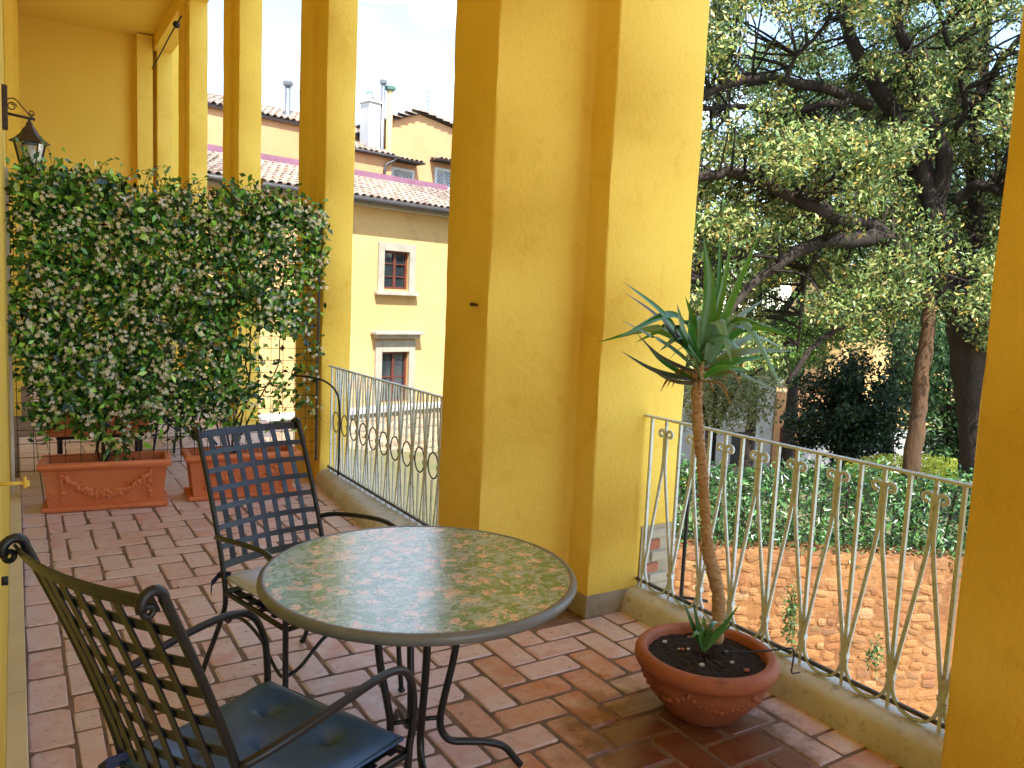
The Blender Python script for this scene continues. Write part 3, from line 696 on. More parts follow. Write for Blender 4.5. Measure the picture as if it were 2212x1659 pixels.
for (x, z, y) in cl_:
    m_ = random.randint(9, 16); s = random.uniform(.035, .065)
    cen.append(np.stack([rng.normal(x, s, m_).clip(-.02, 2.14), rng.normal(y, s * .7, m_).clip(-.2, .16), rng.normal(z, s, m_)], 1))
cen = np.concatenate(cen); n = len(cen)
cen[:, 2] -= .25
cols = palette(n, [L(82, 148, 56), L(52, 104, 42), L(138, 194, 78), L(34, 70, 32), L(176, 214, 108), L(150, 124, 60)], [3, 4, 2.6, 4, 1.3, .3], .3)
o = leaves('foliage', cen, rng.uniform(.036, .080, n), cols, M['leaf_gloss'], jas, .52, .3, (0, -1.2, .5), 1.0, (0, 0, -.35)); o['kind'] = 'stuff'
# flowers: five-petal pinwheels in clusters on the near face
fl = [c for c in cl_ if c[2] < .03 and c[1] > .45]
random.shuffle(fl); V, F, Cc = [], [], []
for (x, z, y) in fl[:470]:
    for _ in range(random.randint(1, 6)):
        c = np.array([x + random.gauss(0, .035), y - .075 - random.random() * .05, z + random.gauss(0, .03) - .25])
        nrm = np.array([random.gauss(0, .5), -1, random.gauss(.35, .5)]); nrm /= np.linalg.norm(nrm)
        t1 = np.cross(nrm, [0.1, 0, 1]); t1 /= np.linalg.norm(t1); t2 = np.cross(nrm, t1); rot = random.random() * 6.3; rad = random.uniform(.014, .020)
        col = random.choice([(.90, .88, .74), (.92, .91, .82), (.88, .82, .58), (.84, .74, .46)])
        for p in range(5):
            a = rot + p * 1.2566; b0 = len(V)
            e = lambda rr, an: c + (t1 * math.cos(an) + t2 * math.sin(an)) * rr
            V += [c + nrm * .001, e(rad * .62, a - .42), e(rad, a + .12), e(rad * .6, a + .42)]; F += [(b0, b0 + 1, b0 + 2), (b0, b0 + 2, b0 + 3)]; Cc += [col] * 4
o = raw('flowers', np.array(V), np.array(F), np.array(Cc), M['petal'], jas); o['kind'] = 'stuff'
for k, (bx, tips) in enumerate([(.52, [(.45, 1.2), (.62, 1.5), (.3, 1.9), (.75, 2.1), (.15, 1.4)]), (1.42, [(1.3, 1.3), (1.6, 1.6), (1.75, 2.0), (1.95, 1.5), (1.1, 2.1)])]):
    for (tx, tz) in tips:
        pts = [(bx + random.uniform(-.02, .02), 0, .0)]
        for t in (.2, .4, .6, .8, 1): pts.append((bx + (tx - bx) * t + random.gauss(0, .035), random.gauss(.0, .012), (tz - .25) * t))
        q = MB(); sp = spline(pts, 4); q.tube(sp, lerps([.009, .003], len(sp) - 1), 6); q.obj('stem', M['stem'], jas, True)
for k in range(16):      # loose shoots waving above the top
    x = random.uniform(.05, 2.0); z = 2.0; dx = random.uniform(-.12, .2); hgt = random.uniform(.08, .2) if x > .5 else random.uniform(.15, .3)
    pts = spline([(x, 0, z - .15), (x + dx * .3, -.02, z + .03), (x + dx * .8, -.03, z + hgt * .8), (x + dx * 1.4, -.03, z + hgt)], 4)
    q = MB(); q.tube(pts, .0018, 4); q.obj('shoot', M['stem'], jas, True)
    c = np.array([[p.x + random.gauss(0, .012), p.y + random.gauss(0, .01), p.z + random.gauss(0, .01)] for p in pts[4:]] * 1)
    o = leaves('shoot_leaves', c, rng.uniform(.03, .05, len(c)), palette(len(c), [L(84, 128, 52), L(112, 148, 66)]), M['leaf_gloss'], jas, .5, .3); o['kind'] = 'stuff'

# ---------------------------------------------------------------- lantern
ln = empty('wall_lantern', (.115, 6.78, 2.70), 0, 'iron wall lantern hanging from a scrolled bracket above the jasmine', 'lantern')
hexa = [(.020, 0), (.024, -.012), (.040, -.035), (.060, -.07), (.095, -.105), (.128, -.128), (.130, -.134), (.10, -.136)]
q = MB(); q.lathe(hexa, 6); q.obj('roof', M['lamp_iron'], ln)
q = MB(); q.tube([(0, 0, .045), (0, 0, -.005)], .009, 8); q.ball((0, 0, -.002), .022, 8); q.obj('finial', M['lamp_iron'], ln, True)
for k in range(6):
    a = math.pi / 3 * k; ca, sa = math.cos(a), math.sin(a); a2 = a + math.pi / 3
    q = MB(); q.tube([(.098 * ca, .098 * sa, -.134), (.058 * ca, .058 * sa, -.325)], .006, 6); q.obj('corner_bar', M['lamp_iron'], ln)
    q = MB(); e = .96; q.add([(.098 * e * ca, .098 * e * sa, -.138), (.098 * e * math.cos(a2), .098 * e * math.sin(a2), -.138), (.058 * e * math.cos(a2), .058 * e * math.sin(a2), -.322), (.058 * e * ca, .058 * e * sa, -.322)], [(0, 1, 2, 3)]); q.obj('pane', M['pane'], ln)
q = MB(); q.lathe([(.07, -.32), (.066, -.332), (.05, -.345), (.04, -.362), (.015, -.375), (.001, -.376)], 6); q.obj('base', M['lamp_iron'], ln)
q = MB(); q.lathe([(.001, -.15), (.028, -.155), (.034, -.2), (.034, -.28), (.022, -.31), (.001, -.312)], 16); q.obj('bulb', M['frost'], ln, True)
q = MB(); q.tube([(-.165, 0, .055), (.035, 0, .035)], .010, 8); q.obj('arm', M['lamp_iron'], ln, True)
sp1 = [(-.105 + .030 * math.cos(a) * (1 - .06 * a), 0, .105 + .030 * math.sin(a) * (1 - .06 * a)) for a in [k * .55 for k in range(16)]]
q = MB(); q.tube(sp1, .0045, 6); q.tube(spline([(-.15, 0, .09), (-.13, 0, .15), (-.085, 0, .158), (-.045, 0, .115), (0, 0, .062), (.02, 0, .045)], 5), .0045, 6)
q.tube([(.012 + .018 * math.cos(a) * (1 - .08 * a), 0, .075 + .018 * math.sin(a) * (1 - .08 * a)) for a in [k * .6 - 1.4 for k in range(13)]], .004, 6); q.obj('scrollwork', M['lamp_iron'], ln, True)
q = MB(); q.box((-.152, 0, .09), (.045, .09, .30), bev=.005); q.obj('wall_block', M['lamp_iron'], ln)

# shutter stay on the wall, rod by the rail, cable under the architrave, drip hose
st = empty('shutter_stay', (WALLX, 2.6, 1.02), 0, 'small yellow painted shutter stay sticking out of the house wall', 'shutter stay')
q = MB(); q.tube([(0, 0, 0), (.062, 0, -.002)], .0055, 8); q.obj('rod', M['yellow_iron'], st, True)
q = MB(); q.box((.066, 0, 0), (.008, .016, .034), bev=.003); q.box((.072, 0, -.004), (.01, .014, .018), bev=.003); q.obj('catch', M['yellow_iron'], st)
q = MB(); q.tube([(-.004, .4, -.33), (.018, .4, -.33)], .014, 10); tag(q.obj('wall_stop', M['hose'], None, True, (WALLX, 2.4, 1.0)), 'small black round stop on the house wall beside the near chair', 'wall stop')
q = MB(); q.tube([(2.86, 2.80, .13), (2.862, 2.80, .5), (2.858, 2.80, .72), (2.866, 2.795, .80)], [.010, .010, .011, .008], 8); q.tube([(2.86, 2.80, .125), (2.93, 2.78, .115), (2.97, 2.72, .115)], .008, 8)
tag(q.obj('black_rod', M['hose'], None, True), 'thin black rod standing on the kerb just outside the scrolled railing', 'rod')
q = MB(); q.tube(spline([(1.9008, 11.3798, 5.0647), (1.925, 12.3209, 5.0922), (1.9426, 13.2608, 5.078), (1.9374, 14.2106, 5.027)], 5), .012, 6); q.ball((1.9152, 11.8498, 5.086), .05, 8); tag(q.obj('cable', M['hose'], None, True), 'dark cable with a joint slung under the architrave near the ceiling', 'cable')
q = MB(); q.tube(spline([(1.86, 6.15, .93), (1.95, 6.02, .93), (2.05, 5.95, .90), (2.13, 5.93, .82), (2.17, 5.95, .68), (2.18, 5.97, .40), (2.17, 5.96, .14)], 6), .008, 6); tag(q.obj('drip_hose', M['hose'], None, True), 'black hose arching from the far chair top to the ringed railing', 'hose')

# ---------------------------------------------------------------- potted yucca
PC = (2.305, 2.10)
pot = empty('round_pot', (PC[0], PC[1], 0), 0, 'wide round terracotta bowl pot on the brick floor by the railing', 'pot'); pot.scale = (1.0, 1.0, .88)
prof = [(.001, .004), (.135, .004), (.145, .012), (.165, .04), (.20, .085), (.232, .135), (.247, .175), (.25, .205), (.256, .212), (.272, .222), (.281, .243), (.279, .268), (.268, .286), (.252, .292), (.238, .288), (.232, .272), (.228, .24), (.001, .24)]
q = MB(); q.lathe(prof[:-1], 72); soft(q.obj('bowl', M['terracotta_old'], pot), 60)
q = MB(); rr = random.Random(3)
for k in range(6):
    a0 = k * math.pi / 3
    for t in range(13):
        f = t / 12; a = a0 + (f - .5) * math.pi / 3; z = .185 - .055 * (1 - (2 * f - 1) ** 2); r_ = .247 - (.185 - z) * .45
        q.ball((r_ * math.cos(a), r_ * math.sin(a), z + rr.uniform(-.006, .006)), rr.uniform(.010, .016), 6)
q.obj('swag_relief', M['terracotta_old'], pot, True)
vs = []; fs = []; NR, NA = 14, 48
for i in range(NR + 1):
    for k in range(NA):
        r_ = .232 * i / NR; a = 2 * math.pi * k / NA; vs.append((r_ * math.cos(a), r_ * math.sin(a), .258 + random.uniform(-.006, .008) - .01 * (i / NR)))
fs = [(i * NA + k, (i + 1) * NA + k, (i + 1) * NA + (k + 1) % NA, i * NA + (k + 1) % NA) for i in range(NR) for k in range(NA)]
q = MB(); q.add(vs, fs); q.obj('soil', M['soil'], pot)
for k in range(9):
    a, r_ = random.random() * 6.3, random.uniform(.06, .19); q = MB(); q.ball((r_ * math.cos(a), r_ * math.sin(a), .262), random.uniform(.006, .013), 6, (1.3, 1, .6)); q.obj('pebble', M['pale'] if k % 3 else M['terracotta_old'], pot)

yu = empty('yucca', (2.38, 2.13, .25), 0, 'tall bare-stemmed yucca with a tuft of sword leaves growing in the round pot', 'yucca')
base = Vector((2.38, 2.13, .25))
tp = [Vector(p) - base for p in ((2.3943, 2.13, 0.2573), (2.3521, 2.1, 0.4607), (2.2427, 2.07, 0.6746), (2.2084, 2.06, 0.791), (2.161, 2.05, 0.9942), (2.1216, 2.05, 1.1537), (2.1019, 2.05, 1.3087), (2.1061, 2.05, 1.4104))]
spn = spline(tp, 9); nn = len(spn); rad = [(.026 if i < nn * .3 else .0195) * (1 + .10 * math.sin(i * 2.4) + .06 * math.sin(i * 1.1)) for i in range(nn)]
q = MB(); q.tube(spn, rad, 12); q.obj('trunk', M['trunk'], yu, True)
q = MB()
for i in range(4, nn - 2):      # leaf scars ringing the stem
    for k in range(5):
        a = k * 1.257 + i * .7; q.ball(spn[i] + Vector((math.cos(a), math.sin(a), 0)) * rad[i] * .93, .0085, 4, (1, 1, .55))
o = q.obj('leaf_scars', M['trunk'], yu); o['kind'] = 'stuff'
def sword(root, p0, ctrl, tip, w, col, m='leaf_gloss'):
    sp = spline([p0, ctrl, tip], 9); m_ = len(sp); vs = []; fs = []
    view = Vector((0, 0, 1))
    for i, p in enumerate(sp):
        t = (sp[min(i + 1, m_ - 1)] - sp[max(i - 1, 0)]).normalized()
        sd = t.cross(Vector((-.42, -.67, .60))); sd = sd.normalized() if sd.length > .1 else t.cross(view).normalized()
        if sd.dot(Vector((.85, -.53, 0))) < 0: sd = -sd
        n_ = sd.cross(t); f = i / (m_ - 1); ww = 1.05 * w * (.55 + 1.6 * f if f < .28 else 1 - ((f - .28) / .72) ** 1.7)
        vs += [p - sd * ww * .5 + n_ * ww * .14, p, p + sd * ww * .5 + n_ * ww * .14]
    for i in range(m_ - 1):
        for k in (0, 1): fs.append((i * 3 + k, i * 3 + k + 1, i * 3 + 3 + k + 1, i * 3 + 3 + k))
    C = np.tile(np.array(col[:3]), (len(vs), 1)); C[1::3] *= .8
    o = raw('leaf', np.array([tuple(v) for v in vs]), np.array(fs), C, M[m], root); soft(o, 60); return o
G1, G2, G3 = L(58, 132, 44), L(80, 150, 62), L(120, 168, 140); OL = L(104, 128, 56)  # G3 is a paler green with sky sheen put into the colour
for (bp_, cp, tp_, w, c) in [
    ((2.0941, 2.03, 1.3955), (1.8152, 1.93, 1.5749), (1.5442, 1.84, 1.672), .046, G1),
    ((2.0925, 2.03, 1.4122), (1.8797, 1.95, 1.5791), (1.5492, 1.85, 1.5034), .040, G1),
    ((2.0983, 2.05, 1.3935), (1.8612, 2.0, 1.5578), (1.6453, 1.96, 1.6458), .022, L(96, 72, 40)),
    ((2.1, 2.05, 1.3766), (1.9374, 2.05, 1.4681), (1.7118, 2.05, 1.5565), .020, G3),
    ((2.0859, 2.04, 1.3693), (1.8535, 1.98, 1.4332), (1.6799, 1.93, 1.5193), .024, L(80, 66, 40)),
    ((2.0837, 2.04, 1.3441), (1.8087, 1.95, 1.3893), (1.5728, 1.87, 1.4611), .030, L(58, 66, 36)),
    ((2.09, 2.05, 1.3344), (1.9673, 2.1, 1.4064), (1.891, 2.12, 1.4792), .022, G1),
    ((2.0655, 2.03, 1.332), (1.8839, 1.96, 1.356), (1.7218, 1.9, 1.4026), .022, L(96, 82, 52)),
    ((2.0966, 2.04, 1.4029), (1.9315, 2.02, 1.5105), (1.8841, 2.02, 1.5575), .030, G1),
    ((2.0775, 2.02, 1.4132), (1.9198, 1.95, 1.5145), (1.8476, 1.92, 1.6143), .032, G3),
    ((2.1025, 2.03, 1.429), (2.0986, 2.02, 1.6453), (2.0576, 2.03, 1.8625), .050, G1),
    ((2.1567, 2.07, 1.417), (2.2253, 2.1, 1.6489), (2.2357, 2.12, 1.8983), .026, G1),
    ((2.1406, 2.05, 1.4188), (2.1915, 2.05, 1.6485), (2.2046, 2.03, 1.8663), .026, G2),
    ((2.1381, 2.04, 1.4112), (2.1918, 2.0, 1.6328), (2.2635, 1.95, 1.892), .030, G2),
    ((2.0907, 2.0, 1.4232), (2.0258, 1.9, 1.5663), (2.032, 1.83, 1.4225), .046, G3),
    ((2.0962, 2.0, 1.4149), (2.1396, 1.9, 1.5692), (2.3433, 1.84, 1.2916), .038, G3),
    ((2.118, 2.02, 1.4046), (2.1702, 1.97, 1.5255), (2.2663, 1.96, 1.5395), .034, L(96, 130, 120)),
    ((2.1551, 2.05, 1.3932), (2.3079, 2.02, 1.4472), (2.5417, 1.98, 1.4546), .034, OL),
    ((2.1826, 2.08, 1.3815), (2.4425, 2.12, 1.4944), (2.7064, 2.15, 1.4477), .026, OL),
    ((2.1368, 2.04, 1.3773), (2.2394, 2.0, 1.4144), (2.3783, 1.97, 1.434), .030, G1),
    ((2.1293, 2.04, 1.357), (2.244, 2.0, 1.3716), (2.4121, 1.96, 1.3091), .026, OL),
    ((2.0996, 2.02, 1.3544), (2.1261, 1.96, 1.3936), (2.2251, 1.92, 1.3883), .028, G2),
    ((2.068, 2.0, 1.3487), (1.9245, 1.9, 1.4399), (1.7987, 1.84, 1.4821), .036, G1),
    ((2.1577, 2.08, 1.3903), (2.166, 2.15, 1.5413), (2.1577, 2.2, 1.6441), .028, G1),
    ((2.1833, 2.1, 1.3883), (2.4207, 2.2, 1.5444), (2.7461, 2.3, 1.666), .028, OL),
    ((2.1801, 2.1, 1.3709), (2.3619, 2.22, 1.4315), (2.6605, 2.36, 1.4817), .030, G2)]:
    sword(yu, Vector(bp_) - base, Vector(cp) - base, Vector(tp_) - base, w, c)
for k in range(12):      # the rest of the tuft, all round the stem head
    a = k * 2.399; top = spn[-1] + Vector((0, 0, -.02 + .05 * random.random())); ln_ = random.uniform(.24, .42); el = random.uniform(.1, 1.0)
    d_ = Vector((math.cos(a), math.sin(a), 0)); 
    sword(yu, top, top + d_ * ln_ * .5 * math.cos(el) + Vector((0, 0, ln_ * .5 * math.sin(el) + .03)), top + d_ * ln_ * (math.cos(el) + .08) + Vector((0, 0, ln_ * math.sin(el) * .75 - .05)), random.uniform(.022, .034), random.choice([G1, G1, G2, OL, G3]))
for k in range(9):       # dry leaves hanging below the tuft
    a = k * .73 + .3; top = spn[-5] + Vector((0, 0, random.uniform(-.03, .03))); d_ = Vector((math.cos(a), math.sin(a), 0)); ln_ = random.uniform(.09, .2)
    sword(yu, top, top + d_ * ln_ * .7 + Vector((0, 0, .0)), top + d_ * ln_ + Vector((0, 0, -ln_ * .45)), .014, L(140, 108, 66))
# dry leaves blown onto the floor
n = 46; c = np.stack([rng.uniform(.1, 2.6, n), rng.uniform(1.2, 5.9, n), np.full(n, .006)], 1)
o = leaves('fallen_leaves', c, rng.uniform(.012, .03, n), palette(n, [L(110, 84, 52), L(84, 62, 40), L(136, 112, 70)]), M['leaf'], None, .4, .2, (0, 0, 6), .5); o['kind'] = 'stuff'; o['label'] = 'few small dry leaves scattered over the brick floor'
sh = empty('yucca_shoot', (1.9194, 1.76, 0.4702), 0, 'small green yucca shoot at the foot of the bare stem in the round pot', 'plant')
for k in range(11):
    a = k * 2.4; t = .05 + .06 * (k % 3) / 2
    sword(sh, Vector((0, 0, 0)), Vector((math.cos(a) * t * .45, math.sin(a) * t * .45, .07)), Vector((math.cos(a) * t, math.sin(a) * t, .10 + .035 * ((k * 7) % 4 - 1))), .019, random.choice([L(62, 120, 54), L(52, 104, 56), L(80, 136, 74)]))
q = MB(); q.tube(spline([(2.30, 2.02, .275), (2.42, 1.94, .287), (2.50, 1.90, .296), (2.555, 1.885, .29), (2.58, 1.90, .22), (2.62, 1.93, .16), (2.70, 1.95, .135)], 6), .0035, 6); tag(q.obj('drip_tube', M['hose'], None, True), 'thin black drip tube running over the rim of the round pot to the kerb', 'tube')

# ---------------------------------------------------------------- neighbour's terrace behind the trellis
ch2 = [o for o in COL.objects if o.name.startswith('armchair')][0]
for (x, y, rz, lab) in ((.95, 7.75, R(60), 'left one of the dark iron chairs glimpsed behind the jasmine trellis'), (1.30, 9.1, R(-80), 'right one of the dark iron chairs glimpsed behind the jasmine trellis')):
    c = copy_tree(ch2); c.location = (x, y, 0); c.rotation_euler = (0, 0, rz); c['label'] = lab
tb = [o for o in COL.objects if o.name.startswith('round_table')][0]
c = copy_tree(tb); c.location = (1.35, 8.3, 0); c['label'] = 'round table on the terrace glimpsed behind the jasmine trellis'; c['group'] = 'round garden tables'; tb['group'] = 'round garden tables'
pb = [o for o in COL.objects if o.name.startswith('planter_box')][0]
c = copy_tree(pb); c.location = (.60, 7.5, .32); c.rotation_euler = (0, 0, R(2)); c['label'] = 'terracotta planter on a stand glimpsed behind the jasmine'
q = MB()
for (i, j) in ((-1, -1), (1, -1), (1, 1), (-1, 1)): q.box((i * .3, j * .12, .155), (.03, .03, .31))
q.box((0, 0, .30), (.66, .28, .02)); tag(q.obj('planter_stand', M['iron'], None, False, (.60, 7.5, 0)), 'dark iron stand under the planter behind the jasmine', 'stand')

# ================================================================ houses across the court (seen between the pillars)
FA = (8.5982, 19.4589, 0); FRZ = 0.20944
def half_tile(l=.42, r0=.085, r1=.068, n=6):
    # one barrel roof tile, lying along local y, convex up, with thickness
    vs = []; t = .016
    for (y, r) in ((0, r0), (l, r1)):
        for rr in (r, r - t):
            for k in range(n + 1):
                a = math.pi * k / n; vs.append((rr * math.cos(a), y, rr * math.sin(a) * .8))
    m = n + 1; fs = []
    for k in range(n): fs += [(k, k + 1, 2 * m + k + 1, 2 * m + k), (m + k + 1, m + k, 3 * m + k, 3 * m + k + 1), (k, m + k, m + k + 1, k + 1)]
    me = bpy.data.meshes.new('roof_tile'); me.from_pydata(vs, [], fs); me.materials.append(M['tile']); return me
TILE = half_tile()
def tile_roof(root, s0, s1, y0, z0, y1, z1, vis0, vis1, name='roof', step=.205, rl=.36):
    # sloped bed from (y0,z0) eave up to (y1,z1); tiles as children of the roof part inside vis0..vis1, joined outside
    q = MB(); q.add([(s0, y0, z0 - .10), (s1, y0, z0 - .10), (s1, y1, z1 - .10), (s0, y1, z1 - .10), (s0, y0, z0), (s1, y0, z0), (s1, y1, z1), (s0, y1, z1)], [(3, 2, 1, 0), (4, 5, 6, 7), (0, 1, 5, 4), (1, 2, 6, 5), (2, 3, 7, 6), (3, 0, 4, 7)])
    roof = q.obj(name, M['tilebed'], root)
    L_ = math.hypot(y1 - y0, z1 - z0); ang = math.atan2(z1 - z0, y1 - y0); rows = int(L_ / rl); cnt = 0
    other = MB(); tv = [v.co.copy() for v in TILE.vertices]; tf = [tuple(p.vertices) for p in TILE.polygons]
    for i in range(int((s1 - s0) / step)):
        for j in range(rows):
            s = s0 + (i + .5) * step + random.gauss(0, .008); d = j * rl - .03
            p = Vector((s, y0 + d * math.cos(ang), z0 + d * math.sin(ang) + .012)); e = (ang - .03, random.gauss(0, .05), random.gauss(0, .03))
            if vis0 < s < vis1 and cnt < 290:
                cnt += 1; link('roof_tile', TILE, roof, p, e)
            else:
                mm = Matrix.Translation(p) @ Matrix.Rotation(ang - .03, 4, 'X'); other.add([mm @ v for v in tv], tf)
    if other.v: o = other.obj('roof_tiles_beyond', M['tile'], roof); o['kind'] = 'stuff'
    return roof
def window(root, s0, s1, z0, z1, y=-.0, fr=.06, cols=2, rows=3, gm='glass', wm='wood_red', depth=.12):
    # recessed casement: frame bars and separate panes (built in front of a dark reveal)
    w = MB()
    w.box(((s0 + s1) / 2, y, z0 + fr / 2), (s1 - s0, .06, fr)); w.box(((s0 + s1) / 2, y, z1 - fr / 2), (s1 - s0, .06, fr))
    for s in (s0 + fr / 2, s1 - fr / 2): w.box((s, y, (z0 + z1) / 2), (fr, .06, z1 - z0 - 2 * fr))
    for k in range(1, cols):
        s = s0 + (s1 - s0) * k / cols; w.box((s, y - .004, (z0 + z1) / 2), (fr * 1.3, .06, z1 - z0 - 2 * fr))
    for k in range(1, rows):
        z = z0 + (z1 - z0) * k / rows
        for c in range(cols):
            a, e = s0 + (s1 - s0) * c / cols + fr * .65, s0 + (s1 - s0) * (c + 1) / cols - fr * .65; w.box(((a + e) / 2, y - .002, z), (e - a, .04, fr * .45))
    win = w.obj('window', M[wm], root)
    for c in range(cols):
        for k in range(rows):
            a, e = s0 + (s1 - s0) * c / cols, s0 + (s1 - s0) * (c + 1) / cols; f, h = z0 + (z1 - z0) * k / rows, z0 + (z1 - z0) * (k + 1) / rows
            p = MB(); p.box(((a + e) / 2, y + .012, (f + h) / 2), (e - a - .02, .008, h - f - .02)); p.obj('pane', M[gm], win, False).rotation_euler = (random.gauss(0, .004), 0, random.gauss(0, .004))
    return win
def wall_with_holes(root, s0, s1, z0, z1, holes, m, name='wall', y=0, th=.3):
    # facade slab split round rectangular openings (s,s,z,z)
    q = MB(); ss = sorted({s0, s1} | {h[0] for h in holes} | {h[1] for h in holes}); zs = sorted({z0, z1} | {h[2] for h in holes} | {h[3] for h in holes})
    sv = {}; fs = []
    for a, c in zip(ss[:-1], ss[1:]):
        for e, f in zip(zs[:-1], zs[1:]):
            if any(h[0] <= a and c <= h[1] and h[2] <= e and f <= h[3] for h in holes): continue
            q.add([(a, y, e), (c, y, e), (c, y, f), (a, y, f)], [(0, 1, 2, 3)])
    for h in holes:
        q.add([(h[0], y, h[2]), (h[1], y, h[2]), (h[1], y, h[3]), (h[0], y, h[3]), (h[0], y + .25, h[2]), (h[1], y + .25, h[2]), (h[1], y + .25, h[3]), (h[0], y + .25, h[3])],
              [(0, 4, 5, 1), (1, 5, 6, 2), (2, 6, 7, 3), (3, 7, 4, 0), (4, 7, 6, 5)])
    q.box(((s0 + s1) / 2, y + 2.3, (z0 + z1) / 2), (s1 - s0, 3.9, z1 - z0 - .02))
    return q.obj(name, m, root)

yh = empty('cream_house', FA, FRZ, 'cream house with two stone framed windows and a tiled roof, between the pillars', 'house')
uo = (-0.4475, 0.3576, 1.7479, 2.7413); ul = (-0.4438, 0.4357, -1.2665, 0.086)
ZE = 3.9257
wall_with_holes(yh, -11, 4.2, -5, ZE, [uo, ul], M['cream'])
uf = (-0.6372, 0.5551, 1.687, 2.9457); lf = (-0.6528, 0.6345, -1.3166, 0.4083)
def surround(root, o, f, sill=True, hood=False):
    for (a, c, e, h) in ((f[0], o[0], f[2], f[3]), (o[1], f[1], f[2], f[3]), (o[0], o[1], o[3], f[3])):
        q = MB(); q.box(((a + c) / 2, -.03, (e + h) / 2), (c - a - .004, .07, h - e), bev=.008); q.obj('stone_surround', M['stone'], root)
    if sill:
        q = MB(); q.box(((f[0] + f[1]) / 2, -.07, f[2] - .05), (f[1] - f[0] + .16, .2, .10), bev=.012); q.obj('sill', M['stone'], root)
    if hood:
        q = MB(); q.box(((f[0] + f[1]) / 2, -.10, f[3] + .10), (f[1] - f[0] + .12, .2, .10), bev=.01); q.box(((f[0] + f[1]) / 2, -.14, f[3] + .19), (f[1] - f[0] + .30, .30, .08), bev=.012); q.obj('hood_moulding', M['stone'], root)
surround(yh, uo, uf); surround(yh, ul, lf, True, True)
window(yh, *uo, y=.10); window(yh, *ul, y=.10, rows=2)
q = MB(); q.box((-3.4, -.17, ZE - .09), (15.2, .3, .10)); q.obj('eave_board', M['stone'], yh)
q = MB(); q.tube([(-11, -.44, ZE - .02), (4.3, -.44, ZE - .02)], .075, 10); q.obj('gutter', M['gutter'], yh, True)
ZR = 5.0968
tile_roof(yh, -10.9, 4.3, -.40, ZE + .06, 3.4, ZR, -3.9079, 1.7702 + .3)
q = MB(); q.box((-3.3, 3.36, ZR + .06), (15.2, .12, .2)); q.obj('flashing', M['flash'], yh)
q = MB(); q.tube([(4.1, -.1, ZE - .1), (4.1, -.1, -5)], .05, 8); q.obj('downpipe', M['gutter'], yh, True)

# rubble boundary wall with a white coping below the cream house
rw = empty('rubble_wall', FA, FRZ, 'tan rubble stone wall with a pale coping below the cream house', 'wall')
ZC = -1.3837
q = MB(); q.box((-3, -.6, (ZC - 5) / 2), (16, .3, ZC + 5)); q.obj('wall_core', M['greystone'], rw)
for k in range(16):
    q = MB(); q.box((-10.5 + k * 1.0, -.62, ZC + .055), (.992, .46, .11), bev=.012); q.obj('coping_stone', M['white'], rw)
def stone_mesh(seed, m):
    r_ = random.Random(seed); q = MB(); q.ball((0, 0, 0), 1, 8); me = q.mesh('stone', m)
    for v in me.vertices:
        c = v.co; p = max(abs(c.x), abs(c.z), 1e-3); n_ = (abs(c.x) ** 4 + abs(c.z) ** 4) ** .25 + 1e-6; h_ = math.hypot(c.x, c.z)
        k = (h_ / n_) if n_ > .01 else 1; v.co = Vector((c.x * k * r_.uniform(.88, 1.08), c.y, c.z * k * r_.uniform(.88, 1.08)))
    return me
SG = [stone_mesh(s, M['greystone']) for s in range(5)]; SW = [stone_mesh(s + 9, M['wallstone']) for s in range(6)]
def stones(root, meshes, s0, s1, z0, z1, yface, hmin, hmax, limit=290):
    z = z1; n_ = 0
    while z > z0:
        h = random.uniform(hmin, hmax); s = s0 + random.uniform(-.2, 0)
        while s < s1:
            w = h * random.uniform(1.1, 2.4)
            if n_ < limit and random.random() < .93:
                o = link('stone', random.choice(meshes), root, (s + w / 2, yface, z - h / 2 + random.gauss(0, .02)), (0, random.gauss(0, .16), 0)); o.scale = (w * .47, random.uniform(.010, .030), h * random.uniform(.36, .54)); n_ += 1
            s += w
        z -= h
stones(rw, SG, -2.0516, 1.1707, -4.7579, ZC - .02, -.75, .16, .26)

# peach house above, with gable, annex, flues
ph = empty('peach_house', FA, FRZ, 'peach house with gable, flues and barred windows above the tiled roof', 'house')
OFF = 5.0
ZU = 6.6128
q = MB(); q.box(((-3.5996 + 3.2988) / 2, OFF + 1.5, (ZU + 1) / 2), (3.2988 - (-3.5996), 3, ZU - 1)); q.obj('long_wall', M['peach'], ph)
tile_roof(ph, -3.5996, 3.2988, OFF - .12, ZU + .03, OFF + 2.6, ZU + .95, -3.0876, 3.2988, 'long_roof')
GO = 4.3
gl, gp, gr = (2.6582, 7.1243), (3.7918, 7.5718), (5.928, 7.2893)
w1, w2 = (2.812, 3.5535, 5.0665, 5.6284), (4.6039, 5.4189, 5.2389, 5.8738)
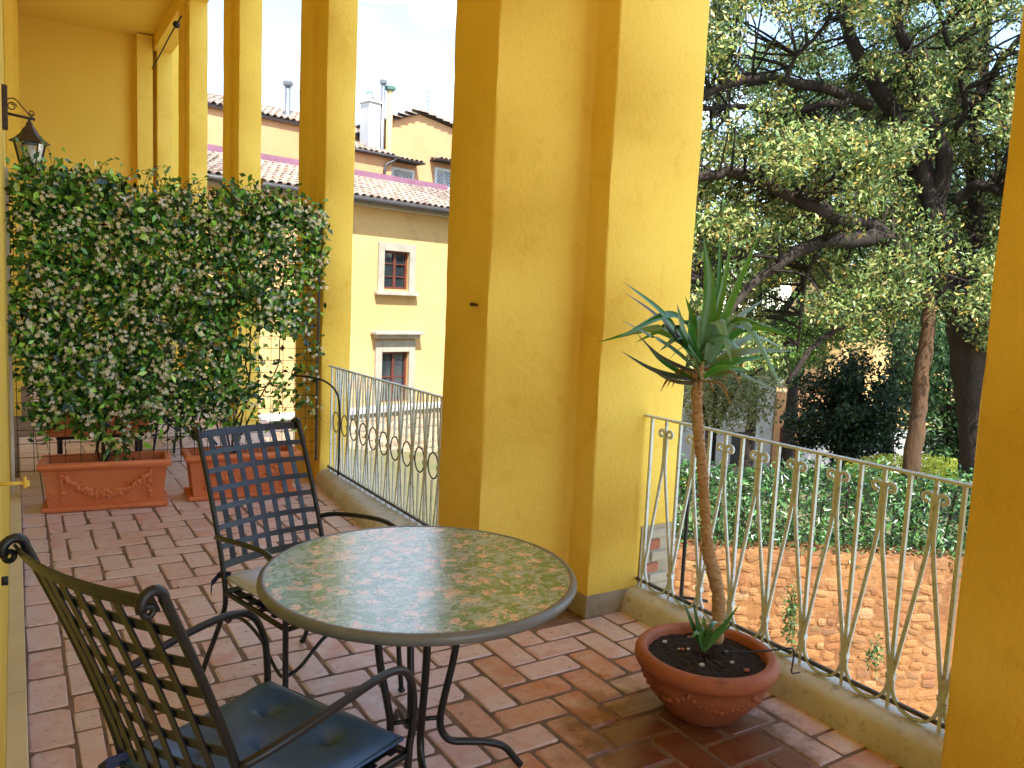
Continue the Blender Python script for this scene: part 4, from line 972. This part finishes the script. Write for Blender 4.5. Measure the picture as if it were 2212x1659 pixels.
# gable wall pieces: below the eave with two openings, triangle above
zt = min(gl[1], gr[1]) - .02
wall_with_holes(ph, gl[0], gr[0], 2.0, zt, [w1, w2], M['peach'], 'gable_wall', GO)
q = MB(); q.add([(gl[0], GO, zt), (gr[0], GO, zt), (gr[0], GO, gr[1]), (gp[0], GO, gp[1]), (gl[0], GO, gl[1]), (gl[0], GO + 4, zt), (gr[0], GO + 4, zt), (gr[0], GO + 4, gr[1]), (gp[0], GO + 4, gp[1]), (gl[0], GO + 4, gl[1])],
         [(0, 1, 2, 3, 4), (9, 8, 7, 6, 5), (4, 3, 8, 9), (3, 2, 7, 8), (2, 1, 6, 7), (0, 4, 9, 5)]); q.obj('gable_head', M['peach'], ph)
for (a, c) in ((gl, gp), (gp, gr)):
    nT = max(2, int(math.hypot(c[0] - a[0], c[1] - a[1]) / .30)); ang = math.atan2(c[1] - a[1], c[0] - a[0])
    q = MB(); q.box((0, 0, 0), (math.hypot(c[0] - a[0], c[1] - a[1]) + .1, 4.6, .07)); o = q.obj('gable_roof', M['tilebed'], ph, False, ((a[0] + c[0]) / 2, GO + 2.16, (a[1] + c[1]) / 2 + .05)); o.rotation_euler = (0, -ang, 0)
    for k in range(nT):
        t = (k + .5) / nT; o = link('roof_tile', TILE, ph, (a[0] + (c[0] - a[0]) * t - .2, GO - .12, a[1] + (c[1] - a[1]) * t + .08), (0, -ang, R(-90))); o.location.x += .0
window(ph, *w1, y=GO + .08, fr=.05, cols=2, rows=1, wm='white', gm='glass'); window(ph, *w2, y=GO + .08, fr=.05, cols=2, rows=1, wm='white', gm='glass_blue')
for w_ in (w1, w2):
    q = MB(); cw, chh = w_[1] - w_[0], w_[3] - w_[2]; nB = 7
    for k in range(-nB, nB + 1):      # diamond bars
        for sg in (-1, 1):
            x0, x1, z0_, z1_ = w_[0], w_[1], w_[2], w_[3]; c0 = x0 + cw * (k / nB)
            pts = [(x, z0_ + (x - c0) * sg * 1.0 if sg > 0 else z1_ - (x - c0)) for x in np.linspace(x0, x1, 30)]
            pts = [p for p in pts if z0_ <= p[1] <= z1_]
            if len(pts) > 1: q.tube([(pts[0][0], GO - .02 - .004 * sg, pts[0][1]), (pts[-1][0], GO - .02 - .004 * sg, pts[-1][1])], .016, 4)
    q.obj('window_grille', M['white'], ph)
    for (a, c, e, h) in ((w_[0] - .09, w_[0], w_[2] - .09, w_[3] + .09), (w_[1], w_[1] + .09, w_[2] - .09, w_[3] + .09), (w_[0], w_[1], w_[3], w_[3] + .09), (w_[0], w_[1], w_[2] - .09, w_[2])):
        q = MB(); q.box(((a + c) / 2, GO - .02, (e + h) / 2), (c - a, .05, h - e)); q.obj('window_trim', M['white'], ph)
    hc = (w_[0] + w_[1]) / 2 - .05; hz = w_[3] + .28
    q = MB(); q.box((hc, GO - .25, hz), (cw + .5, .5, .05)); o = q.obj('hood', M['tilebed'], ph)
    for k in range(int((cw + .5) / .19)): link('roof_tile', TILE, o, (hc - (cw + .5) / 2 + .1 + k * .19, GO - .52, hz + .02), (.15, 0, 0)).scale = (1, 1.25, 1)
AO = 3.7
al, ar = (-0.0675, 5.5141), (2.33, 5.8142)
za = 5.9007
q = MB(); q.box(((al[0] + ar[0]) / 2, AO + .9, (za + 2) / 2), (ar[0] - al[0], 1.8, za - 2)); q.obj('annex_wall', M['peach'], ph)
tile_roof(ph, al[0], ar[0] + .15, AO - .1, za + .03, AO + 1.6, za + .62, al[0], ar[0] + 1, 'annex_roof')
q = MB(); q.tube([(al[0], AO - .16, za - .02), (ar[0] + .2, AO - .16, za - .02)], .05, 8); dp = (2.0396, 5.0557)
q.tube(spline([(ar[0] + .05, AO - .16, za - .04), (ar[0] - .05, AO - .12, za - .16), (dp[0], AO - .08, za - .34), (dp[0], AO - .08, dp[1])], 5), .045, 8); q.obj('drainpipe', M['gutter'], ph, True)
c0 = (1.6876, 2.1161, 6.3133, 7.516)
q = MB(); q.box(((c0[0] + c0[1]) / 2, 4.3, (c0[2] + c0[3]) / 2 - .3), (c0[1] - c0[0], .5, c0[3] - c0[2] + .6), bev=.01); q.box(((c0[0] + c0[1]) / 2, 4.3, c0[3] + .03), (c0[1] - c0[0] + .08, .58, .07), bev=.01)
q.box((c0[0] + .1, 4.3, c0[3] + .16), (.12, .3, .22)); q.box((c0[1] - .12, 4.3, c0[3] + .13), (.14, .3, .16)); q.obj('chimney_stack', M['pale'], ph)
def flue(px0, base_z, top_z, y, r, m, cap):
    q = MB(); q.tube([(px0, y, base_z), (px0, y, top_z)], r, 10); o = q.obj('flue', M[m], ph, True)
    q = MB(); q.lathe([(r, top_z - .02), (r * 1.7, top_z + .02), (r * 1.9, top_z + .10), (r * 1.2, top_z + .16), (.001, top_z + .19)], 12, (px0, y, 0)); q.obj('cowl', M[cap], o)
flue(2.216, 3.5, 8.1463, 4.1, .07, 'steel', 'steel')
flue(2.4781, 3.5, 8.0061, 4.1, .10, 'cream', 'copper')
flue(1.8541, 6.0, 7.7231, 4.3, .06, 'steel', 'copper')
flue(-0.2383, 5.0, 7.7991, 5.6, .09, 'steel', 'steel')
an = (4.3749, 8.4802)
q = MB(); q.tube([(an[0], 4.6, an[1] - 1.2), (an[0], 4.6, an[1])], .018, 6)
for k in range(4): q.tube([(an[0] - .16 + .03 * k, 4.6, an[1] - .05 - .14 * k), (an[0] + .16 - .03 * k, 4.6, an[1] - .05 - .14 * k)], .01, 4)
q.obj('antenna', M['steel'], ph)
# little dormer with an arched head seen at the far left
q = MB(); dm = (-3.4315, -2.9739, 4.423, 5.2754)
q.box(((dm[0] + dm[1]) / 2, 4.3, (dm[2] + dm[3]) / 2), (dm[1] - dm[0], .5, dm[3] - dm[2])); q.obj('dormer', M['tile'], ph)

# ================================================================ the garden (view frame: s to the right, t away, z up)
GR = (.8465, -.5324)
def G(s, t, z): return Vector((GR[0] * s - GR[1] * t, GR[1] * s + GR[0] * t, z))
GRZ = math.atan2(GR[1], GR[0])
ZW = -1.5173
gw = empty('garden_wall', G(0, 10, 0), GRZ, 'orange rubble retaining wall below the dark hedge, seen through the scrolled railing', 'wall')
q = MB(); q.box((4.5, .25, (ZW - 5) / 2), (17, .5, ZW + 5)); q.obj('wall_core', M['wallmortar'], gw)
stones(gw, SW, 2.1, 5.7, ZW - 2.4, ZW, 0, .08, .17, 298)
q = MB(); q.box((5, 3.2, (ZW - 5.2) / 2), (30, 6.4, ZW + 4.8)); o = q.obj('garden_bed', M['grassy'], None, False, G(0, 10.2, 0)); o.rotation_euler = (0, 0, GRZ); struct(o)
for k in range(3):      # tufts growing out of the wall
    p = [(8.197, 6.1119, -2.1857), (9.074, 5.4955, -2.6595), (7.0585, 6.7906, -2.5348)][k]; n = [420, 160, 60][k]
    sz = [(.06, .04, .22), (.1, .03, .12), (.05, .03, .1)][k]
    rt = empty('wall_plant', p, 0, ['dark trailing plant hanging on the garden wall, nearest the yucca pot', 'sparse weed growing from the garden wall at the right', 'tiny weed growing from the garden wall at the left'][k], 'plant')
    o = leaves('foliage', rng.normal(size=(n, 3)) * np.array(sz), rng.uniform(.04, .07, n), palette(n, [L(58, 88, 44), L(44, 70, 36), L(84, 110, 54)]), M['leaf'], rt); o['kind'] = 'stuff'
    q = MB(); q.tube([(0, .1, -.1), (0, 0, .15)], .01, 5); q.obj('stem', M['stem'], rt)

def clumps_mesh(name, root, clumps, per, size, pal, w, m='leaf', aspect=.42, var=.22, flat=.75, off=(0, 0, 0), hang=(0, 0, -.4), normal=(0, 0, .6)):
    cen = []; tone = []
    for (p, r) in clumps:
        n = max(8, int(per * (r / .45) ** 2)); d = rng.normal(size=(n, 3)); d *= (rng.random((n, 1)) ** .45) / np.linalg.norm(d, axis=1)[:, None]
        cen.append(np.array(p) + d * np.array([r, r, r * flat])); tone.append(np.full((n, 1), rng.uniform(.8, 1.25)))
    cen = np.concatenate(cen) - np.array(off); n = len(cen); c = palette(n, pal, w, var) * np.concatenate(tone)
    o = leaves(name, cen, rng.uniform(size * .7, size * 1.3, n), c, M[m], root, aspect, .3, normal, 1.0, hang); o['kind'] = 'stuff'; return o
def limb(root, name, pts, r0, r1, m, off, n=5, seg=9):
    P = [Vector(p) - off for p in pts]; sp = spline(P, n); k = len(sp)
    sp = [p + Vector((random.gauss(0, .012), random.gauss(0, .012), random.gauss(0, .012))) for p in sp]
    rad = [.84 * (r0 + (r1 - r0) * (i / (k - 1)) ** .8) * random.uniform(.92, 1.1) for i in range(k)]
    q = MB(); q.tube(sp, rad, seg); return q.obj(name, m, root, True), sp

# hedge on top of the wall
hb = G(3.9, 10.6, ZW)
hd = empty('hedge', hb, GRZ, 'dark green laurel hedge spilling over the top of the garden wall', 'hedge')
n = 26000; u = rng.uniform(-4.6, 4.6, n); hh = 1.02 + .10 * np.sin(u * 2.1) + .07 * np.sin(u * 5.3 + 1) + .05 * np.sin(u * 11); d = rng.normal(size=(n, 2)); d /= np.linalg.norm(d, axis=1)[:, None]; d *= (rng.random((n, 1)) ** .35)
yy_ = d[:, 0] * .62 + rng.normal(0, .04, n); zz_ = .42 + d[:, 1] * hh * .62 - np.where(yy_ < -.25, .16 * (1 + np.sin(u * 3.7)) * (1 + .7 * np.sin(u * 9.1 + 2)), 0) + rng.normal(0, .05, n)
cc = np.stack([u, yy_, zz_], 1)
o = leaves('foliage', cc, rng.uniform(.06, .11, n), palette(n, [L(56, 100, 44), L(38, 74, 34), L(82, 126, 62), L(116, 150, 92), L(26, 48, 26)], [4, 4, 3, 1.2, 3], .2), M['leaf_gloss'], hd, .36, .3, (0, -.5, .8), 1.0); o['kind'] = 'stuff'
for k in range(26):
    s = -4.4 + k * .35; q = MB(); q.tube([(s, .1, -.1), (s + random.gauss(0, .1), random.gauss(0, .2), .75)], .018, 5); q.obj('stem', M['stem'], hd)
# yellow-green sunlit hedge behind
for k, (px_, ww, lab, pal) in enumerate([((14.0426, 8.0244, -1.0438), 1.35, 'bright yellow-green clipped shrub behind the dark hedge, by the slim trunk', [L(214, 216, 84), L(190, 200, 76), L(228, 226, 110)]), ((9.9078, 9.9944, -1.5133), .42, 'small yellow-green shrub at the left end of the garden hedge', [L(186, 180, 70), L(150, 160, 60)])]):
    rt = empty('golden_shrub', (px_[0], px_[1], ZW), GRZ, lab, 'shrub')
    n = 5200 if k == 0 else 1300; d = rng.normal(size=(n, 3)); d *= (rng.random((n, 1)) ** .3) / np.linalg.norm(d, axis=1)[:, None]
    hgt = px_[2] - ZW + .12
    o = leaves('foliage', d * np.array([ww, .6, hgt * .55]) + np.array([0, 0, hgt * .5]), rng.uniform(.05, .09, n), palette(n, pal), M['leaf'], rt, .5, .2, (0, 0, 1)); o['kind'] = 'stuff'
    q = MB(); q.tube([(0, 0, -.05), (0, 0, .5)], .04, 6); q.obj('stem', M['stem'], rt)

# the great evergreen oak
ob = Vector((13.4489, 6.6452, -0.8008)); ob.z = ZW - .05
oak = empty('oak_tree', ob, 0, 'large old evergreen oak with dark spreading limbs filling the view over the garden', 'tree')
segs = []
for (nm, pts, r0, r1) in [
    ('trunk', [tuple(ob), (13.4172, 6.7129, -0.423), (13.3747, 6.8448, 0.4095), (13.3193, 6.9849, 1.2414), (13.2531, 7.103, 1.845), (13.1682, 7.1945, 2.1441)], .30, .36),
    ('limb', [(13.2617, 7.0688, 1.6178), (12.8358, 7.2843, 2.1277), (12.3931, 7.4906, 2.479), (11.7995, 7.6757, 2.8487), (11.0894, 7.758, 2.7604), (10.3704, 7.8461, 2.6734), (9.752, 7.9605, 2.3564), (9.2346, 8.0083, 2.0203), (8.6683, 8.0589, 1.4591)], .27, .05),
    ('limb', [(11.8301, 7.6518, 2.8136), (11.5538, 7.7333, 3.0132), (10.7631, 7.8881, 3.0946), (10.1142, 8.0909, 3.3253), (9.62, 8.3116, 3.5324), (9.1307, 8.5157, 3.6324), (8.5863, 8.7283, 3.5222), (8.116, 8.9935, 3.2583)], .15, .08),
    ('limb', [(13.3522, 7.1401, 1.6938), (13.2445, 7.4622, 2.7622), (13.1293, 7.7618, 3.6137), (13.0427, 8.0352, 4.4012), (12.8489, 8.3525, 4.9978), (12.5198, 8.7859, 5.8342), (12.3528, 9.104, 6.5714), (12.2582, 9.4286, 7.7258), (12.2346, 9.7414, 9.1436)], .26, .09),
    ('limb', [(13.1925, 7.7025, 3.4617), (13.1404, 7.6009, 4.2827), (12.6972, 7.7321, 4.9819), (12.2945, 7.8443, 5.7341), (11.9935, 8.0128, 6.4999), (11.7337, 8.1997, 7.6198)], .18, .08),
    ('limb', [(13.3876, 7.1371, 1.8486), (13.912, 7.3818, 2.6504), (14.3035, 7.5855, 3.4031), (14.566, 7.926, 4.5921), (15.043, 8.1487, 5.9255), (15.3503, 8.3719, 7.3544), (15.5146, 8.7006, 8.8996)], .2, .08),
    ('limb', [(13.3575, 7.4884, 3.5387), (13.3803, 7.1492, 3.7981), (13.3813, 6.7777, 3.6899), (13.3935, 6.3696, 3.3489), (13.5711, 5.8754, 3.1577)], .12, .06),
    ('limb', [(12.7025, 7.3349, 1.857), (11.9048, 7.4752, 1.7877), (11.2798, 7.603, 1.5446), (10.6686, 7.7213, 1.2949), (10.1888, 7.7439, 0.9475), (9.8592, 7.7805, 0.5232)], .09, .04),
    ('limb', [(12.4831, 8.6071, 5.1755), (11.6853, 8.7767, 5.3383), (10.9926, 8.9801, 5.353), (10.3156, 9.1722, 5.3581), (9.6507, 9.3314, 5.1624), (9.1968, 9.4667, 4.8953), (8.5027, 9.7579, 4.6552)], .12, .07),
    ('limb', [(12.0356, 8.6592, 5.2251), (10.8549, 9.0111, 4.9056), (10.1306, 9.3518, 4.9065), (9.3505, 9.7143, 4.799)], .07, .05),
    ('limb', [(10.7988, 9.1037, 5.358), (10.9168, 8.9643, 5.7915), (11.2228, 8.706, 6.228), (11.2727, 8.6263, 6.7922)], .05, .03),
    ('limb', [(12.2968, 7.5463, 2.4366), (11.8158, 7.4492, 2.0784), (11.5321, 7.4811, 1.8474)], .1, .06),
    ('limb', [(10.46, 7.7898, 2.6781), (10.3814, 8.0112, 2.1486), (10.3945, 8.0497, 1.5748), (10.3225, 8.0225, 0.9966)], .04, .02),
    ('limb', [(9.2936, 7.9798, 2.0911), (9.6118, 7.9335, 2.3811), (9.0655, 8.5155, 2.3569), (8.7768, 8.7721, 1.9937)], .035, .02),
    ('limb', [(15.1131, 8.094, 5.8451), (14.9827, 7.7595, 6.3146), (15.1898, 7.4451, 6.7528)], .1, .06),
    ('limb', [(13.6169, 7.7238, 4.8227), (13.5522, 7.57, 5.1672), (13.1995, 7.6436, 5.8643), (12.9593, 7.9188, 6.8381)], .06, .04)]:
    o, sp = limb(oak, nm, pts, r0, r1, M['bark'], ob); segs += [p + ob for p in sp]
rs = random.Random(21); clumps = []; tries = 0
def px_of(s, t, z): return 1106 + 1700 * s / t, 649 + (s / t) * 1700 * .045 - 1700 * (z - 1.6) / t
gaps = [(1560, 110, 60, .6), (1640, 60, 60, .6), (1720, 110, 55, .5), (1590, 230, 45, .5), (1520, 300, 45, .6), (2050, 250, 35, .5), (1700, 880, 120, .95), (1900, 780, 110, .95), (1560, 880, 90, .85), (2000, 800, 90, .9), (1930, 700, 60, .5)]
lpx = []
for p_ in segs[::2]:
    s_ = p_.x * GR[0] + p_.y * GR[1]; t_ = -p_.x * GR[1] + p_.y * GR[0]; lpx.append((*px_of(s_, t_, p_.z), t_, .1))
while len(clumps) < 1000 and tries < 60000:
    tries += 1
    s, t, z = rs.uniform(1.6, 9.6), rs.uniform(10.9, 15.2), rs.uniform(.2, 9.4)
    x, y = px_of(s, t, z)
    if y > 690 + 80 * math.sin(x * .021) and not (1480 < x < 1650 and y < 900): continue
    if z > 9.0 - .12 * (s - 6) ** 2: continue
    if any((x - gx) ** 2 + (y - gy) ** 2 < gr_ ** 2 and rs.random() < pr for gx, gy, gr_, pr in gaps): continue
    p = G(s, t, z); near = min((p - q_).length for q_ in segs[::2])
    if near > 1.9 or (near < .38 and rs.random() < .8): continue
    if t < 12.3 and 560 > y > 380 and 1880 < x < 2140 and rs.random() < .8: continue
    if rs.random() < .9 and any(abs(x - lx) < 20 + 1700 * lr / lt and abs(y - ly) < 20 + 1700 * lr / lt and t < lt + .1 for lx, ly, lt, lr in lpx): continue
    clumps.append((tuple(p), rs.uniform(.22, .50)))
OAK = [L(108, 128, 64), L(80, 106, 54), L(150, 160, 92), L(182, 178, 110), L(50, 72, 38), L(182, 152, 76)]
clumps_mesh('crown', oak, clumps, 270, .085, OAK, [4, 4, 3.4, 2.4, 3, 1.2], off=ob, aspect=.42, var=.32)
tw = MB()
for (p, r) in clumps:
    pv = Vector(p); q_ = min(segs[::2], key=lambda a: (a - pv).length); mid = (pv + q_) / 2 + Vector((rs.gauss(0, .12), rs.gauss(0, .12), rs.gauss(.08, .12)))
    tw.tube([x - ob for x in spline([q_, mid, pv], 3)], [.024, .022, .02, .017, .014, .011, .008], 4, False)
    for _ in range(2):
        e = pv + Vector((rs.gauss(0, r * .6), rs.gauss(0, r * .6), rs.gauss(0, r * .5))); tw.tube([pv - ob, (pv + e) / 2 - ob + Vector((0, 0, .03)), e - ob], [.008, .006, .004], 4, False)
o = tw.obj('twigs', M['bark'], oak); o['kind'] = 'stuff'

# slim brown trunk in front of the oak
sb = Vector((11.1283, 6.4348, -0.9269)); sb.z = ZW
slim = empty('slim_tree', sb, 0, 'slim bare brown tree trunk rising behind the dark hedge', 'tree')
limb(slim, 'trunk', [tuple(sb), (11.159, 6.4667, -0.519), (11.2494, 6.5123, 0.2984), (11.3397, 6.558, 1.1158), (11.3833, 6.5904, 1.5921), (11.5124, 6.6794, 2.0034)], .165, .10, M['bark_brown'], sb)
cl2 = [(tuple(G(6.1 + rs.gauss(0, .6), 11.4 + rs.gauss(0, .4), 2.25 + rs.gauss(0, .42))), rs.uniform(.22, .4)) for _ in range(30)]
clumps_mesh('crown', slim, cl2, 200, .08, OAK, [4, 4, 3, 1.6, 3, .8], off=sb)

# small round dark tree
db = Vector((14.2223, 9.607, -1.7581)); db.z = ZW
dk = empty('bay_tree', db, 0, 'dark rounded bay tree on a short trunk below the oak limbs', 'tree')
limb(dk, 'trunk', [tuple(db), (14.2134, 9.6597, -1.385), (14.1939, 9.7544, -0.7322), (14.254, 9.799, -0.0752)], .24, .10, M['bark'], db)
cl3 = []; cc0 = Vector((14.2632, 9.7485, -0.4297))
while len(cl3) < 120:
    d = Vector((rs.gauss(0, 1), rs.gauss(0, 1), rs.gauss(0, 1))).normalized() * rs.random() ** .45
    x_, z_ = d.dot(Vector((GR[0], GR[1], 0))), d.z
    cl3.append((tuple(cc0 + Vector((GR[0], GR[1], 0)) * x_ * 1.12 + Vector((-GR[1], GR[0], 0)) * d.dot(Vector((-GR[1], GR[0], 0))) * 1.0 + Vector((0, 0, z_ * 1.15 + .08 * math.sin(x_ * 5)))), rs.uniform(.22, .38)))
clumps_mesh('crown', dk, cl3, 300, .10, [L(38, 62, 34), L(28, 48, 28), L(52, 80, 42), L(22, 38, 24)], [4, 4, 1.5, 3], off=db, aspect=.45)

# trees farther back
def back_tree(cen, ext, nc, label, pal, base_s, size=.14, per=190, name='garden_tree'):
    bb = Vector((cen[0], cen[1], -5)); rt = empty(name, bb, 0, label, 'tree', 'trees behind the oak')
    limb(rt, 'trunk', [tuple(bb), (bb.x + .1, bb.y, bb.z + (cen[2] + 5) * .6), (cen[0], cen[1], cen[2] + ext[2] * .5)], base_s, .05, M['bark'], bb)
    for k in range(4):
        a = k * 1.6; limb(rt, 'limb', [(bb.x, bb.y, bb.z + (cen[2] + 5) * .7), (bb.x + math.cos(a) * ext[0] * .4, bb.y + math.sin(a) * ext[1] * .4, cen[2]), (bb.x + math.cos(a) * ext[0] * .8, bb.y + math.sin(a) * ext[1] * .8, cen[2] + ext[2] * .4)], base_s * .45, .03, M['bark'], bb)
    cs = []
    while len(cs) < nc:
        d = Vector((rs.gauss(0, 1), rs.gauss(0, 1), rs.gauss(0, 1))).normalized() * rs.random() ** .4
        cs.append(((cen[0] + d.x * ext[0], cen[1] + d.y * ext[1], cen[2] + d.z * ext[2]), rs.uniform(.4, .75)))
    clumps_mesh('crown', rt, cs, per, size, pal, None, off=bb)
back_tree((14.276, 13.3432, -0.1967), (1.6, 1.6, 1.3), 34, 'pale olive tree behind the yucca leaves at the left of the garden', [L(128, 138, 84), L(104, 118, 70), L(152, 152, 98)], .12, .10, 130)
back_tree((17.2531, 9.0997, 0.0307), (1.3, 1.3, 1.9), 46, 'dark green tree beside the oak trunk at the right edge', [L(70, 98, 56), L(52, 80, 46), L(92, 120, 70)], .14)
back_tree((19.2176, 16.4459, 2.0551), (3.6, 3.0, 3.0), 95, 'broad green tree far behind the oak limbs', [L(92, 122, 56), L(74, 104, 50), L(120, 146, 72)], .3)
back_tree((22.941, 14.2484, 3.3727), (3.6, 3.0, 3.4), 95, 'tall green tree far behind the oak trunk', [L(86, 112, 54), L(70, 98, 48), L(112, 134, 68)], .3)
back_tree((20.5154, 12.6996, 7.2199), (2.6, 2.2, 2.4), 80, 'shadowy green tree crown directly behind the upper oak limbs', [L(70, 92, 46), L(54, 76, 40), L(92, 112, 58)], .25)
back_tree((19.9581, 10.1516, 3.0983), (2.0, 2.0, 2.4), 60, 'green tree behind the fork of the oak at the right edge', [L(66, 90, 46), L(52, 74, 40), L(90, 112, 58)], .2)
back_tree((15.7004, 17.67, 3.5038), (2.4, 2.4, 3.2), 70, 'green tree standing behind the broad pillar, left of the oak', [L(84, 108, 54), L(66, 92, 46), L(110, 130, 68)], .25)
back_tree((23.3479, 18.1909, 8.3503), (5.0, 3.0, 2.6), 60, 'highest green crown far behind the top of the oak', [L(96, 120, 60), L(80, 104, 54), L(124, 142, 78)], .3)

# pale row of houses at the back of the garden
bh = empty('garden_houses', G(0, 29, 0), GRZ, 'pale row of low houses behind the garden trees with doors and shutters', 'house')
def HX(px): return (px - 1106) / 1700 * 29
def HZ(px, py): return 1.6 + (649 + (px - 1106) * .045 - py) / 1700 * 29
def HR(a, c, e, f): return (HX(a), HX(c), HZ(a, f), HZ(a, e))
dA = HR(1598, 1642, 935, 1030); wA = HR(1540, 1562, 930, 985)
wall_with_holes(bh, HX(1300), HX(1688), -5, HZ(1500, 800), [dA, wA], M['pale'], 'pale_wall')
q = MB(); q.box(((dA[0] + dA[1]) / 2, .15, (dA[2] + dA[3]) / 2), (dA[1] - dA[0], .06, dA[3] - dA[2])); q.obj('door', M['gutter'], bh)
nA = 12; rA = (dA[1] - dA[0]) / 2 + .12
for k in range(nA + 1):
    a = math.pi * k / nA; q = MB(); q.box((0, 0, 0), (.12, .08, .26)); o = q.obj('arch_stone', M['white'], bh, False, ((dA[0] + dA[1]) / 2 + rA * math.cos(a), -.03, dA[3] - .1 + rA * math.sin(a))); o.rotation_euler = (0, math.pi / 2 - a, 0)
window(bh, *wA, y=.1, rows=2)
dB = HR(1702, 1722, 925, 1010); dC = HR(1742, 1764, 985, 1060)
wall_with_holes(bh, HX(1688), HX(1790), -5, HZ(1700, 850), [dB, dC], M['peach'], 'peach_wall', -.05)
for d_ in (dB, dC):
    q = MB(); q.box(((d_[0] + d_[1]) / 2, .1, (d_[2] + d_[3]) / 2), (d_[1] - d_[0] - .05, .05, d_[3] - d_[2] - .05), bev=.01); q.obj('door', M['wood_red'], bh)
wD = HR(1934, 1956, 745, 835)
wall_with_holes(bh, HX(1790), HX(2300), -5, HZ(1900, 600), [wD], M['cream'], 'cream_wall', .03)
q = MB(); q.box(((wD[0] + wD[1]) / 2, .0, (wD[2] + wD[3]) / 2), (wD[1] - wD[0], .06, wD[3] - wD[2])); o = q.obj('shutter', M['steel'], bh)
for k in range(14):
    q = MB(); q.box(((wD[0] + wD[1]) / 2, -.04, wD[2] + (k + .5) * (wD[3] - wD[2]) / 14), (wD[1] - wD[0] - .08, .03, .07)); q.obj('slat', M['gutter'], o)
q = MB(); q.box((HX(2000), -.6, (-5 + HZ(2000, 925)) / 2), (HX(2300) - HX(1770), .3, HZ(2000, 925) + 5)); q.obj('grey_base', M['pale'], bh)
q = MB(); q.box(((HX(1300) + HX(1688)) / 2, 1.2, HZ(1500, 800) + .1), (HX(1688) - HX(1300) + .4, 3.2, .25)); q.obj('roof', M['tilebed'], bh)
q = MB(); q.box(((HX(1790) + HX(2300)) / 2, 1.6, HZ(1900, 600) + .15), (HX(2300) - HX(1790) + .5, 4.4, .3)); q.obj('roof', M['tilebed'], bh)
